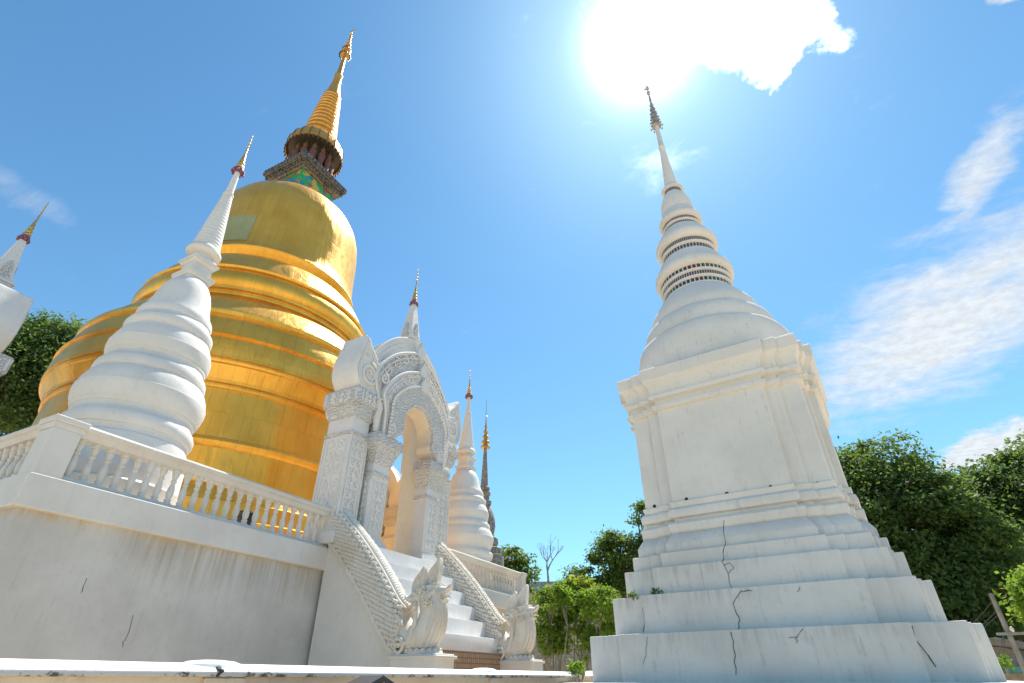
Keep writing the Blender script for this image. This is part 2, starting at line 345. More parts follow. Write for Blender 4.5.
# ------------------------------------------------------------------ mesh building
class MB:
    def __init__(s): s.v = []; s.f = []
    def add(s, vs, fs, mat=None):
        o = len(s.v)
        s.v += [tuple(mat @ Vector(v)) if mat is not None else tuple(v) for v in vs]
        s.f += [tuple(i+o for i in f) for f in fs]
    def box(s, x0, x1, y0, y1, z0, z1, mat=None):
        vs = [(x, y, z) for z in (z0, z1) for y in (y0, y1) for x in (x0, x1)]
        s.add(vs, [(0,2,3,1),(4,5,7,6),(0,1,5,4),(2,6,7,3),(0,4,6,2),(1,3,7,5)], mat)
    def lathe(s, prof, seg=48, c=(0,0), a0=0., a1=2*math.pi, mat=None, cap=True):
        full = abs(a1-a0-2*math.pi) < 1e-6; n = seg if full else seg+1
        vs = []; fs = []
        for z, r in prof:
            for i in range(n):
                a = a0+(a1-a0)*i/seg; vs.append((c[0]+r*math.cos(a), c[1]+r*math.sin(a), z))
        up = 1 if prof[-1][0] >= prof[0][0] else -1
        for k in range(len(prof)-1):
            for i in range(seg):
                j = (i+1) % n
                q = (k*n+i, k*n+j, (k+1)*n+j, (k+1)*n+i); fs.append(q if up > 0 else q[::-1])
        if cap and full:
            b = tuple(range(n)); tp = tuple(range((len(prof)-1)*n, len(prof)*n))
            fs += [b[::-1], tp] if up > 0 else [b, tp[::-1]]
        s.add(vs, fs, mat)
    def loft(s, rings, mat=None, cap=True):          # rings: lists of (x,y,z), same count, ccw seen from the end
        n = len(rings[0]); vs = [p for r in rings for p in r]; fs = []
        for k in range(len(rings)-1):
            for i in range(n):
                j = (i+1) % n; fs.append((k*n+i, k*n+j, (k+1)*n+j, (k+1)*n+i))
        if cap: fs += [tuple(range(n))[::-1], tuple(range((len(rings)-1)*n, len(rings)*n))]
        s.add(vs, fs, mat)
    def tube(s, pts, rs, seg=8, mat=None, ell=None):  # round tube along a path; ell=(a,b) scales the section
        pts = [Vector(p) for p in pts]; rings = []
        if not hasattr(rs, '__len__'): rs = [rs]*len(pts)
        prev = None
        for i, p in enumerate(pts):
            t = (pts[min(i+1, len(pts)-1)]-pts[max(i-1, 0)])
            if t.length < 1e-9: t = Vector((0,0,1))
            t.normalize()
            if prev is None:
                ref = Vector((0,1,0)) if abs(t.y) < .9 else Vector((1,0,0))
                nrm = (ref - t*ref.dot(t)).normalized()
            else:
                nrm = (prev - t*prev.dot(t))
                nrm = nrm.normalized() if nrm.length > 1e-6 else t.orthogonal().normalized()
            prev = nrm; bi = t.cross(nrm)
            ea, eb = ell or (1, 1)
            rings.append([tuple(p + nrm*(rs[i]*ea*math.cos(2*math.pi*k/seg)) + bi*(rs[i]*eb*math.sin(2*math.pi*k/seg))) for k in range(seg)])
        s.loft(rings, mat)
    def prism(s, poly, lo, hi, axis='y', mat=None):   # 2-D polygon (u,z) extruded along y (or (x,y) along z, (y,z) along x)
        def P(u, v, h): return {'y': (u, h, v), 'z': (u, v, h), 'x': (h, u, v)}[axis]
        n = len(poly); vs = [P(u, v, lo) for u, v in poly]+[P(u, v, hi) for u, v in poly]
        fs = [tuple(range(n)), tuple(range(2*n-1, n-1, -1))]+[(i, i+n, (i+1) % n+n, (i+1) % n) for i in range(n)]
        s.add(vs, fs, mat)
    def band(s, inner, outer, lo, hi, mat=None):      # strip between two open curves (u,z), extruded along y
        n = len(inner); vs = []
        for h in (lo, hi):
            vs += [(u, h, z) for u, z in inner]+[(u, h, z) for u, z in outer]
        fs = []
        for i in range(n-1):
            a, b, c2, d = i, i+1, n+i+1, n+i; e = 2*n
            fs += [(a, b, c2, d), (a+e, d+e, c2+e, b+e), (a, a+e, b+e, b), (d, c2, c2+e, d+e)]
        e = 2*n; fs += [(0, n, n+e, e), (n-1, n-1+e, 2*n-1+e, 2*n-1)]
        s.add(vs, fs, mat)
    def ball(s, c, r, seg=8, rings=5, mat=None):
        r3 = r if hasattr(r, '__len__') else (r, r, r)
        vs = [(c[0], c[1], c[2]-r3[2])]; fs = []
        for k in range(1, rings):
            th = math.pi*k/rings
            for i in range(seg):
                a = 2*math.pi*i/seg; vs.append((c[0]+r3[0]*math.sin(th)*math.cos(a), c[1]+r3[1]*math.sin(th)*math.sin(a), c[2]-r3[2]*math.cos(th)))
        vs.append((c[0], c[1], c[2]+r3[2]))
        for i in range(seg): fs.append((0, 1+(i+1) % seg, 1+i))
        for k in range(rings-2):
            for i in range(seg):
                a = 1+k*seg+i; b = 1+k*seg+(i+1) % seg; fs.append((a, b, b+seg, a+seg))
        L = len(vs)-1; o = 1+(rings-2)*seg
        for i in range(seg): fs.append((o+i, o+(i+1) % seg, L))
        s.add(vs, fs, mat)

def part(name, mb, mat, parent=None, bevel=0, segs=1, sharp=35, world=True, kind=None, label=None, fix=False):
    me = bpy.data.meshes.new(name); v = mb.v
    if parent is not None and world:
        o = parent
        while o.parent: o = o.parent
        L = o.location; v = [(a-L.x, b-L.y, c-L.z) for a, b, c in v]
    me.from_pydata(v, [], mb.f); me.update()
    bm = bmesh.new(); bm.from_mesh(me)
    if bevel:
        bmesh.ops.remove_doubles(bm, verts=bm.verts, dist=1e-5)
        es = [e for e in bm.edges if len(e.link_faces) == 2 and e.calc_face_angle(0) > rad(28)]
        bmesh.ops.bevel(bm, geom=es, offset=bevel, segments=segs, profile=.6, affect='EDGES', clamp_overlap=True)
    bmesh.ops.recalc_face_normals(bm, faces=bm.faces)
    bm.to_mesh(me); bm.free()
    for p in me.polygons: p.use_smooth = True
    me.set_sharp_from_angle(angle=rad(sharp))
    me.materials.append(mat if not isinstance(mat, str) else M[mat])
    ob = bpy.data.objects.new(name, me); C.collection.objects.link(ob)
    if parent is not None: ob.parent = parent
    if kind: ob['kind'] = kind
    if label: ob['label'] = label
    return ob
def wobble(o, amp, f=2.2):
    """hand-trowelled plaster is never quite true: a slow unevenness of a few millimetres"""
    from mathutils import noise
    for v in o.data.vertices:
        p = v.co*f; k = noise.noise(p)*amp+noise.noise(p*3.1)*amp*.45
        d = Vector((v.co.x, v.co.y, 0))
        if d.length > 1e-4: v.co += d.normalized()*k
        v.co.z += noise.noise(p*1.3+Vector((9,3,1)))*amp*.7
    return o
def tag(o, label, cat, group=None, kind=None):
    if label: o['label'] = label
    if cat: o['category'] = cat
    if group: o['group'] = group
    if kind: o['kind'] = kind
    return o
def thing(name, loc, label, cat, group=None, rz=0):
    o = bpy.data.objects.new(name, None); C.collection.objects.link(o); o.location = loc; o.rotation_euler = (0, 0, rz)
    o.empty_display_size = .3
    return tag(o, label, cat, group)
def copy_tree(o, parent=None):
    kids = [c for c in C.objects if c.parent == o]
    c = o.copy(); C.collection.objects.link(c)
    if parent is not None: c.parent = parent
    for k in kids: copy_tree(k, c)
    return c

GZ = -1.3          # ground level below the eye
TZ = 2.2           # terrace floor

# ================================================================== setting
g = MB(); g.add([(-900,-900,GZ),(900,-900,GZ),(900,900,GZ),(-900,900,GZ)], [(0,1,2,3)])
tag(part('ground', g, 'ground'), None, None, kind='structure')

# ================================================================== terrace
X0, X1, Y0, Y1 = -22.1, -8.0, 2.86, 16.7
t = thing('terrace', ((X0+X1)/2, (Y0+Y1)/2, GZ), 'massive white plastered platform with stained walls carrying the golden stupa', 'terrace')
terrace_ = t
m = MB(); m.box(X0+.10, X1-.10, Y0+.10, Y1-.10, GZ, 1.76); part('retaining_wall', m, 'wall', t)
m = MB(); m.box(X0, X1, Y0, Y1, 1.74, 2.135); part('moulding_band', m, 'white', t, bevel=.012)
m = MB(); m.box(X0+.33, X1-.33, Y0+.33, Y1-.33, 2.10, TZ); part('paving', m, 'floor', t)
# rust coloured run-off under the moulding band
def stain_strip(pts_w, name, mat): pass

# ================================================================== balustrades
BAL = [(0,.060),(.035,.060),(.036,.046),(.055,.040),(.075,.050),(.085,.050),(.095,.034),(.13,.044),(.175,.052),(.22,.050),(.27,.040),(.31,.030),(.335,.027),(.345,.042),(.365,.042),(.375,.030),(.41,.036),(.44,.047),(.465,.052),(.48,.046),(.49,.060),(.53,.060)]
bal_mesh = None
def balustrade(p0, p1, label, posts, n):
    """p0 -> p1 run on the terrace edge, centre line; posts: list of distances with a square pier"""
    global bal_mesh
    p0, p1 = Vector((*p0, 2.135)), Vector((*p1, 2.135)); d = p1-p0; L = d.length; rz = math.atan2(d.y, d.x)
    r = thing('balustrade', p0, label, 'balustrade', 'white balustrades round the terrace edge', rz)
    m = MB(); m.box(.01, L-.01, -.13, .13, -.012, .055); part('bottom_rail', m, 'ledge', r, bevel=.008, world=False)
    m = MB()
    prof = [(-.09,.585),(.09,.585),(.105,.61),(.12,.655),(.155,.675),(.165,.715),(.15,.745),(-.15,.745),(-.165,.715),(-.155,.675),(-.12,.655),(-.105,.61)]
    m.loft([[(0, a, b) for a, b in prof], [(L, a, b) for a, b in prof]]); part('top_rail', m, 'rail', r, world=False, sharp=25)
    for s0, s1 in posts:
        m = MB(); m.box(s0, s1, -.17, .17, -.02, .60); m.box(s0-.015, s1+.015, -.18, .18, .60, .675); m.box(s0-.04, s1+.04, -.205, .205, .675, .752)
        part('post', m, 'white', r, bevel=.008, world=False)
    lo = max([s1 for s0, s1 in posts if s0 < .5]+[0.0]); hi = min([s0 for s0, s1 in posts if s1 > L-.5]+[L])
    for i in range(n):
        x = lo+(hi-lo)*(i+.5)/n
        if bal_mesh is None:
            m = MB(); m.lathe(BAL, 14); o = part('baluster', m, 'rail', r, world=False); bal_mesh = o.data
        else:
            o = bpy.data.objects.new('baluster', bal_mesh); C.collection.objects.link(o); o.parent = r
        o.location = (x, 0, .055)
        o.rotation_euler = (0, 0, random.random()*6)
    return r
IN = .19
balustrade((X1-IN, Y0+.02), (X1-IN, 7.93), 'white balustrade in front of the gold stupa, running from the corner to the stairs', [(0,.34)], 24)
balustrade((X1-.36, Y0+IN), (-12.9, Y0+IN), 'white balustrade turning away to the left from the near terrace corner', [(4.2,4.54)], 21)
balustrade((X1-IN, 11.65), (X1-IN, Y1-.02), 'white balustrade beyond the stairs under the cream corner stupa', [(4.71,5.03)], 25)

# ================================================================== golden chedi
GX, GY = -15.05, 9.78
t = thing('golden_chedi', (GX, GY, TZ), 'huge gilded bell shaped stupa with a tall ringed spire', 'stupa')
prof = [(2.0,5.42),(2.8,5.36),(2.84,5.28),(3.2,5.22),(3.24,5.14),(3.5,5.04),(3.58,4.95),(3.62,4.72),(3.7,4.62),(4.2,4.60),(4.5,4.61),(4.56,4.67),(4.64,4.70),(4.72,4.67),(4.76,4.59),(5.4,4.54),(5.9,4.53),(5.98,4.53),(6.0,4.58),(6.06,4.59),(6.08,4.54),(6.12,4.54),(6.14,4.60),(6.2,4.61),(6.22,4.57),
        (6.4,4.66),(6.56,4.74),(6.58,4.79),(6.64,4.81),(6.66,4.77),(6.7,4.77),(6.72,4.82),(6.78,4.82),(6.8,4.79),(7.1,4.81),(7.35,4.75),(7.37,4.81),(7.43,4.80),(7.46,4.72),(7.7,4.69),(7.95,4.60),(8.0,4.54),(8.06,4.53),(8.1,4.59),(8.2,4.61),(8.28,4.57),(8.32,4.49),(8.5,4.38),(8.75,4.20),(9.0,3.99),(9.18,3.80),(9.25,3.62),(9.3,3.62),(9.32,3.72),(9.38,3.73),(9.40,3.65),(9.5,3.65),(9.52,3.73),(9.58,3.74),(9.60,3.67),(9.64,3.68),(9.70,3.74),(9.85,3.79),(10.0,3.79),(10.15,3.74),(10.22,3.66),(10.26,3.59),(10.3,3.59),(10.33,3.68),(10.40,3.71),(10.44,3.63),
        (10.6,3.56),(10.9,3.43),(11.15,3.28),(11.35,3.10),(11.46,2.93),(11.5,2.83),(11.56,2.83),(11.66,2.90),(11.74,2.98),(11.82,3.01),(11.9,2.99),(11.98,2.92),(12.1,2.88),(12.5,2.83),(13.2,2.79),(13.8,2.77),(14.3,2.74),(14.8,2.68),(15.25,2.54),(15.65,2.32),(16.0,2.03),(16.28,1.70),(16.5,1.35),(16.64,1.0),(16.72,.7),(16.76,.3)]
m = MB(); m.lathe(prof, 128, (GX, GY)); bell = part('bell', m, 'gold', t, sharp=28)
av = math.atan2(-GY, -GX)          # bearing from the chedi to the eye
pp = [(12.12,2.893),(12.5,2.845),(13.2,2.805),(13.35,2.80)]
m = MB(); m.lathe(pp, 10, (GX, GY), av-1.05, av-.42, cap=False); part('replacement_sheet', m, 'gold_green', bell)
# small gold buds on the shoulder of the bell
for k in range(4):
    a = rad(45+90*k); bx, by = GX+1.42*math.cos(a), GY+1.42*math.sin(a)
    m = MB(); m.lathe([(16.3,.05),(16.38,.12),(16.5,.15),(16.62,.11),(16.72,.05),(16.8,.06),(16.88,.02)], 12, (bx, by)); part('bud_finial', m, 'spire_gold', bell)
HB = 16.4
m = MB(); m.box(GX-.86, GX+.86, GY-.86, GY+.86, HB-.1, 17.85); hm = part('harmika', m, 'mosaic_panel', t)
m = MB(); m.box(GX-.93, GX+.93, GY-.93, GY+.93, HB-.1, HB+.22); part('base_strip', m, 'spire_gold', hm, bevel=.02)
m = MB()
for z0, z1, h0, h1 in ((17.78,17.86,.92,.98),(17.86,18.04,1.06,1.10),(18.04,18.11,1.16,1.18),(18.11,18.36,1.22,1.22),(18.36,18.44,1.15,1.1)):
    m.loft([[(GX+a*h, GY+b*h, z) for a, b in ((-1,-1),(1,-1),(1,1),(-1,1))] for z, h in ((z0,h0),(z1,h1))])
for side in range(4):
    R = Matrix.Translation((GX, GY, 0)) @ Matrix.Rotation(rad(90*side), 4, 'Z')
    for i in range(13):
        u = -1.08+2.16*i/12
        m.box(u-.045, u+.045, -1.245, -1.2, 18.14, 18.33, R); m.box(u-.05, u+.05, -1.12, -1.06, 17.89, 18.02, R)
slab = part('square_cornice', m, 'mosaic_trim', hm, bevel=.006)
m = MB(); m.lathe([(18.4,.66),(20.6,.66)], 24, (GX, GY)); part('core', m, 'bronze', t)
for k in range(14):
    a = 2*math.pi*(k+.5)/14; cx, cy = GX+.84*math.cos(a), GY+.84*math.sin(a)
    m = MB(); m.lathe([(18.42,.16),(18.55,.17),(18.75,.12),(19.05,.13),(19.3,.16),(19.45,.13),(19.52,.07),(19.6,.10),(19.74,.10),(19.86,.05),(20.0,.02)], 10, (cx, cy))
    part('figure', m, 'figure', t)
m = MB(); m.lathe([(20.25,.95),(20.22,1.16),(19.98,1.20),(19.98,1.25),(20.45,1.20),(20.72,1.06),(20.85,.92),(20.9,.7)], 40, (GX, GY))
can = part('round_canopy', m, 'gold_spire', t)
m = MB(); m.lathe([(19.99,1.235),(20.12,1.14),(20.16,.64)], 40, (GX, GY), cap=False); part('soffit', m, 'bronze', can)
m = MB()
for k in range(20):
    a = 2*math.pi*k/20; m.tube([(GX+1.262*math.cos(a), GY+1.262*math.sin(a), 19.98), (GX+1.215*math.cos(a), GY+1.215*math.sin(a), 20.45), (GX+1.075*math.cos(a), GY+1.075*math.sin(a), 20.72)], .014, 5)
part('canopy_rib', m, 'bronze', can)
m = MB()
for k in range(40):
    a = 2*math.pi*k/40
    m.lathe([(19.78,.012),(19.82,.03),(19.88,.035),(19.99,.012)], 6, (GX+1.23*math.cos(a), GY+1.23*math.sin(a)))
    part('bell_pendant', m, 'bronze', can); m = MB()
sp = []
z = 20.85
while z < 24.5:
    f = (z-20.85)/3.75; r = .80*(1-f)+.42*f; dz = .36*(1-.4*f)
    sp += [(z, r*.90), (z+dz*.10, r), (z+dz*.58, r*.99), (z+dz*.72, r*.90), (z+dz*.95, r*.84)]; z += dz
sp += [(z,.37),(25.4,.25),(26.2,.17),(26.3,.21),(26.42,.21),(26.5,.14),(28.6,.085)]
m = MB(); m.lathe(sp, 40, (GX, GY)); part('ringed_spire', m, 'gold_spire', t, sharp=40)
m = MB(); fz = 28.45
for k in range(6):
    rr = .27*(1-k/6.8); z0 = fz+k*.31
    m.lathe([(z0,.08),(z0+.02,rr),(z0+.06,rr),(z0+.16,rr*.66),(z0+.29,rr*.55)], 16, (GX, GY))
m.lathe([(30.2,.07),(30.5,.03),(30.55,.07),(30.62,.03),(30.9,.02),(31.0,.01)], 10, (GX, GY))
m.box(GX-.20, GX+.20, GY-.02, GY+.02, 30.82, 30.92)
fin = part('tiered_finial', m, 'spire_gold', t)
m = MB()
for k in range(14):
    a = 2*math.pi*k/14
    for z0, rr, s in ((28.32,.28,.05),(28.9,.22,.04)):
        m.ball((GX+rr*math.cos(a), GY+rr*math.sin(a), z0), (s, s, s*1.6), 6, 4); part('hanging_ornament', m, 'bronze', fin); m = MB()
m = MB(); m.lathe([(2.16,5.47),(2.65,5.43)], 96, (GX, GY), cap=False); m.lathe([(2.65,5.43),(2.65,5.30)], 96, (GX, GY), cap=False)
part('orange_sash', m, 'orange_cloth', t)

# ================================================================== white corner chedis
def finial(mb_l, mb_g, z0, z1, s, c):
    """purple lotus parasol and beaded gold tip from z0 to z1"""
    H = z1-z0
    mb_l.lathe([(z0-.02*H,.05*s),(z0-.01*H,.48*s),(z0+.05*H,.60*s),(z0+.09*H,.52*s),(z0+.13*H,.35*s)], 14, c)
    for k in range(9):
        a = 2*math.pi*k/9; mb_l.ball((c[0]+.58*s*math.cos(a), c[1]+.58*s*math.sin(a), z0+.01*H), (.17*s,.17*s,.28*s), 6, 5)
    pr = [(z0+.10*H,.34*s)]
    for k in range(5):
        q = 1-k/5.6; za = z0+(.13+.085*k)*H; pr += [(za,.46*s*q),(za+.03*H,.44*s*q),(za+.055*H,.30*s*q)]
    pr += [(z0+.58*H,.10*s),(z0+.64*H,.08*s)]
    for zz, rr in ((.66,.16),(.74,.14),(.82,.12)): pr += [(z0+zz*H,.05*s),(z0+(zz+.02)*H,rr*s),(z0+(zz+.045)*H,.05*s)]
    pr += [(z0+.93*H,.03*s),(z0+.945*H,.12*s),(z0+.96*H,.04*s),(z0+H,.01*s)]
    mb_g.lathe(pr, 12, c)
def corner_chedi(c, sc, mat, label):
    cx, cy = c; Z = lambda z: TZ+(z-TZ)*sc
    r = thing('corner_chedi', (cx, cy, TZ), label, 'stupa', 'small round stupas at the terrace corners')
    p = [(2.15,1.12),(2.5,1.12),(2.56,1.02),(3.0,1.0),(3.26,.955),(3.28,.91),(3.34,.89),(3.38,.90),(3.39,.945),(3.45,.985),(3.53,.99),(3.59,.965),(3.60,.925),(3.66,.88),(3.70,.865),(3.75,.875),(3.76,.91),(3.82,.925),(3.83,.95),(3.93,.99),(4.05,1.012),(4.12,1.01),(4.13,.99),(4.25,.975),(4.35,.93),(4.40,.895),(4.41,.865),(4.455,.845),
         (4.465,.875),(4.51,.892),(4.58,.89),(4.63,.87),(4.64,.83),(4.70,.78),(4.74,.757),(4.79,.757),(4.80,.785),(4.87,.80),(4.88,.818),(4.98,.838),(5.08,.838),(5.09,.82),(5.2,.80),(5.30,.755),(5.34,.73),(5.35,.705),(5.41,.69),
         (5.42,.725),(5.48,.742),(5.54,.742),(5.59,.72),(5.60,.69),(5.66,.645),(5.70,.605),(5.75,.598),(5.76,.622),(5.82,.638),(5.88,.632),(5.93,.605),(5.94,.57),(6.0,.545),(6.06,.528),(6.2,.512),(6.4,.478),(6.56,.43),(6.70,.36),(6.79,.28),(6.84,.18)]
    env = lambda z: max(r_-abs(zz-z)*.30 for zz, r_ in p)
    p = [(z, q+.42*max(0, min(env(z)-q, .2)) if 3.2 < z < 6.1 else q) for z, q in p]
    m = MB(); m.lathe([(Z(z), q) for z, q in p], 72, c); wobble(part('bell', m, mat, r, sharp=30), .010)
    m = MB()
    for z0, h0, z1, h1 in ((6.72,.23,6.84,.23),(6.84,.255,6.9,.275),(6.9,.285,6.97,.285),(6.97,.20,7.2,.20),(7.2,.225,7.27,.255),(7.27,.275,7.34,.275),(7.34,.23,7.42,.21)):
        m.loft([[(cx+a*h, cy+b*h, Z(zz)) for a, b in ((-1,-1),(1,-1),(1,1),(-1,1))] for zz, h in ((z0,h0),(z1,h1))])
    part('harmika', m, mat, r, bevel=.006)
    m = MB(); q = [(7.36,.17),(7.50,.18),(7.54,.30),(7.58,.335),(7.63,.335),(7.67,.31),(7.72,.29)]
    n = 17
    for k in range(n):
        f = k/n; rr = .275*(1-f)+.105*f; z0 = 7.72+1.63*f; q += [(z0+.012,rr*.975),(z0+.03,rr),(z0+.07,rr*.985),(z0+.088,rr*.955)]
    q += [(9.36,.09),(9.38,.115),(9.43,.115),(9.46,.085),(10.24,.055)]
    m.lathe([(Z(a), b) for a, b in q], 32, c); part('ringed_spire', m, mat, r, sharp=40)
    a, b = MB(), MB(); finial(a, b, Z(10.2), Z(11.6), .21, c)
    fo = part('gold_finial', b, 'spire_gold', r); part('lotus_parasol', a, 'lotus', fo)
    return r
ch = corner_chedi((-9.63, 4.5), 1.0, 'chedi_white', 'round white stupa with stacked rings at the near left terrace corner, before the gold one')
def ribbon(pts, nrm, wid, mb):          # a thin dark crack lying just proud of a surface
    nrm = Vector(nrm).normalized()
    P = [Vector(p)+nrm*.006 for p in pts]
    for a, b in zip(P, P[1:]):
        d = (b-a).normalized(); s = d.cross(nrm).normalized()*wid*random.uniform(.5, 1.2)*.5
        mb.add([a-s-nrm*.02, a+s-nrm*.02, b+s*.8-nrm*.02, b-s*.8-nrm*.02, a-s, a+s, b+s*.8, b-s*.8], [(0,1,2,3),(4,7,6,5),(0,4,5,1),(1,5,6,2),(2,6,7,3),(3,7,4,0)])
corner_chedi((-9.55, 15.15), .845, 'chedi_white', 'slimmer cream white ringed stupa rising behind the far balustrade, right of the gate')

# ================================================================== gate
def spiral(cx, cz, r0, turns, a0, sgn, y, n=26, w0=.03):
    P, R = [], []
    for i in range(n):
        f = i/(n-1); a = a0+sgn*turns*2*math.pi*f; r = r0*(1-f)**.8
        P.append((cx+r*math.cos(a), y, cz+r*math.sin(a))); R.append(w0*(1-.5*f))
    return P, R
def relief(mb, u0, u1, z0, z1, y, plane='front', w=.018):
    w = w*1.55
    """scrollwork panel: a frame, a wavy stem and paired curls; plane front = u along x, side = u along y at x=y"""
    cu = (u0+u1)/2; hw = (u1-u0)/2
    def put(P, R):
        if plane == 'front': mb.tube(P, R, 6)
        else: mb.tube([(y, p[0], p[2]) for p in P], R, 6)
    n = max(2, round((z1-z0)/(hw*1.15)))
    for k in range(n):
        zc = z0+(z1-z0)*(k+.5)/n; rr = min(hw*.46, (z1-z0)/n*.5)
        for s in (-1, 1):
            put(*spiral(cu+s*hw*.46, zc, rr, 1.4, math.pi*(.5 if s > 0 else .5), -s, y, 18, w))
        dz = (z1-z0)/n*.5
        put([(cu, y, zc-dz*.9), (cu-hw*.12, y, zc), (cu, y, zc+dz*.9)], [w, w*1.5, w])
    for s in (-1, 1): put([(cu+s*hw, y, z0), (cu+s*hw, y, z1)], [w*.9]*2)
def rope(mb, x, y, z0, z1, r=.03):
    n = int((z1-z0)/.055)
    for k in range(n):
        z = z0+(z1-z0)*(k+.5)/n
        mb.ball((x, y, z), (r, r, r*1.15), 6, 4, None)
def arc(pts, n=20):     # Catmull-Rom through (u,z) half outline, mirrored
    out = []
    P = [pts[0]]+pts+[pts[-1]]
    for i in range(1, len(P)-2):
        for k in range(n//(len(pts)-1)+1):
            f = k/(n//(len(pts)-1)+1); p0, p1, p2, p3 = P[i-1], P[i], P[i+1], P[i+2]
            out.append(tuple(.5*(2*p1[j]+(p2[j]-p0[j])*f+(2*p0[j]-5*p1[j]+4*p2[j]-p3[j])*f*f+(3*p1[j]-p0[j]-3*p2[j]+p3[j])*f**3) for j in (0, 1)))
    out.append(pts[-1]); return out
def mirror(half): return half+[(-u, z) for u, z in half[::-1]][(1 if abs(half[-1][0]) < 1e-6 else 0):]
def resample(c, n):
    L = [0]
    for a, b in zip(c, c[1:]): L.append(L[-1]+math.dist(a, b))
    out = []
    for i in range(n):
        s = L[-1]*i/(n-1); k = 0
        while k < len(L)-2 and L[k+1] < s: k += 1
        f = (s-L[k])/max(1e-9, L[k+1]-L[k]); out.append((c[k][0]+(c[k+1][0]-c[k][0])*f, c[k][1]+(c[k+1][1]-c[k][1])*f))
    return out
E_ = lambda z: z-TZ        # eye-relative height -> height above the terrace floor
def make_gate(loc, rz, label):
    g = thing('temple_gate', loc, label, 'gate', 'ornate white gates of the terrace', rz)
    P = lambda n, mb, mat, par=None, **k: part(n, mb, mat, par or g, world=False, **k)
    for s in (-1, 1):
        # outer pier
        m = MB(); u0, u1 = 1.42, 1.94
        a, b = (s*u0, s*u1) if s > 0 else (s*u1, s*u0)
        m.box(a, b, -.12, .60, .30, E_(5.14))
        for z0, z1, e in ((0,.22,.10),(.22,.28,.06),(.28,.32,.03)): m.box(a-e, b+e, -.12-e, .60+e, z0, z1)
        pier = P('pier', m, 'gate', bevel=.008)
        m = MB()
        def sq(e, z): return [(a-e, -.12-e, z), (b+e, -.12-e, z), (b+e, .60+e, z), (a-e, .60+e, z)]
        m.loft([sq(.0, E_(4.45)), sq(.03, E_(4.47)), sq(.03, E_(4.53)), sq(.0, E_(4.55))])
        m.loft([sq(.02, E_(4.86)), sq(.03, E_(4.90)), sq(.07, E_(4.98)), sq(.09, E_(5.10)), sq(.09, E_(5.16))])
        m.loft([sq(.13, E_(5.16)), sq(.14, E_(5.20)), sq(.14, E_(5.50)), sq(.11, E_(5.55))])
        P('capital', m, 'carved', pier)
        m = MB()
        relief(m, a+.08, b-.08, .45, E_(4.38), -.125); relief(m, -.12+.1, .60-.1, .45, E_(4.38), (b if s > 0 else a), 'side')
        relief(m, a+.02, b-.02, E_(5.22), E_(5.48), -.265, w=.016); relief(m, -.2, .68, E_(5.22), E_(5.48), (b+.14 if s > 0 else a-.14), 'side', w=.016)
        P('relief_panel', m, 'gate', pier)
        m = MB()
        for x in (a, b):
            m = MB(); rope(m, x, -.12, .36, E_(4.44), .034); P('rope_border', m, 'gate', pier)
        m = MB(); rope(m, (b if s > 0 else a), .60, .36, E_(4.44), .034); P('rope_border', m, 'gate', pier)
        # volute: a curled leaf block over the pier, its tip pointing up and outwards
        o = [(-.30,5.55),(-.36,5.75),(-.33,5.98),(-.22,6.22),(-.05,6.42),(.16,6.58),(.30,6.72),(.42,6.90),(.46,6.70),(.50,6.45),(.52,6.15),(.46,5.85),(.36,5.66),(.26,5.55)]
        # given for the right hand side: x grows outwards, belly outwards
        o = [(1.44,5.53),(1.40,5.60),(1.34,5.80),(1.36,6.05),(1.48,6.30),(1.64,6.52),(1.84,6.72),(2.03,6.94),(2.09,6.72),(2.16,6.45),(2.22,6.22),(2.24,6.0),(2.21,5.80),(2.12,5.64),(2.02,5.55),(1.9,5.53)]
        oo = resample(arc([(x, z) for x, z in o], 60), 44)
        m = MB(); m.prism([(s*x, E_(z)) for x, z in oo], -.20, .52)
        vo = P('volute', m, 'gate', bevel=.05, segs=3)
        m = MB()
        for off, w_ in ((.06, .03), (.14, .022)):
            cx, cz = 1.78, 6.0
            q = [(s*(cx+(x-cx)*(1-off*1.7)), -.205, E_(cz+(z-cz)*(1-off*1.5))) for x, z in oo]
            m.tube(q+[q[0]], w_, 6)
        m.tube(*spiral(s*1.77, E_(5.98), .29, 2.4, math.pi*.5, s, -.21, 50, .046), 6)
        m.tube(*spiral(s*1.93, E_(6.42), .13, 1.4, -math.pi*.5, s, -.21, 26, .024), 6)
        m.tube(*spiral(s*1.66, E_(6.38), .08, 1.2, 0, s, -.21, 20, .018), 6)
        for k in range(7): m.ball((s*(1.5+.09*k), -.2, E_(5.62+.0*k)), .03, 6, 4)
        P('scrollwork', m, 'gate', vo)
        # inner pilaster
        a, b = (s*.74, s*1.27) if s > 0 else (s*1.27, s*.74)
        m = MB(); m.box(a, b, -.28, .06, .0, E_(4.62))
        for z0, z1, e in ((0,.14,.10),(.14,.20,.07),(.20,.26,.04)): m.box(a-e, b+e, -.28-e, .07, z0, z1)
        pil = P('pilaster', m, 'gate', bevel=.006)
        m = MB()
        def sq2(e, z): return [(a-e, -.28-e, z), (b+e, -.28-e, z), (b+e, .09, z), (a-e, .09, z)]
        m.loft([sq2(.0, E_(3.72)), sq2(.03, E_(3.74)), sq2(.03, E_(3.80)), sq2(.005, E_(3.82))])
        m.loft([sq2(.005, E_(3.98)), sq2(.025, E_(4.05)), sq2(.07, E_(4.22)), sq2(.13, E_(4.36)), sq2(.155, E_(4.40))])
        m.loft([sq2(.165, E_(4.40)), sq2(.17, E_(4.43)), sq2(.17, E_(4.60)), sq2(.15, E_(4.65))])
        P('capital', m, 'carved', pil)
        m = MB(); relief(m, a+.10, b-.10, .38, E_(3.62), -.283, w=.016)
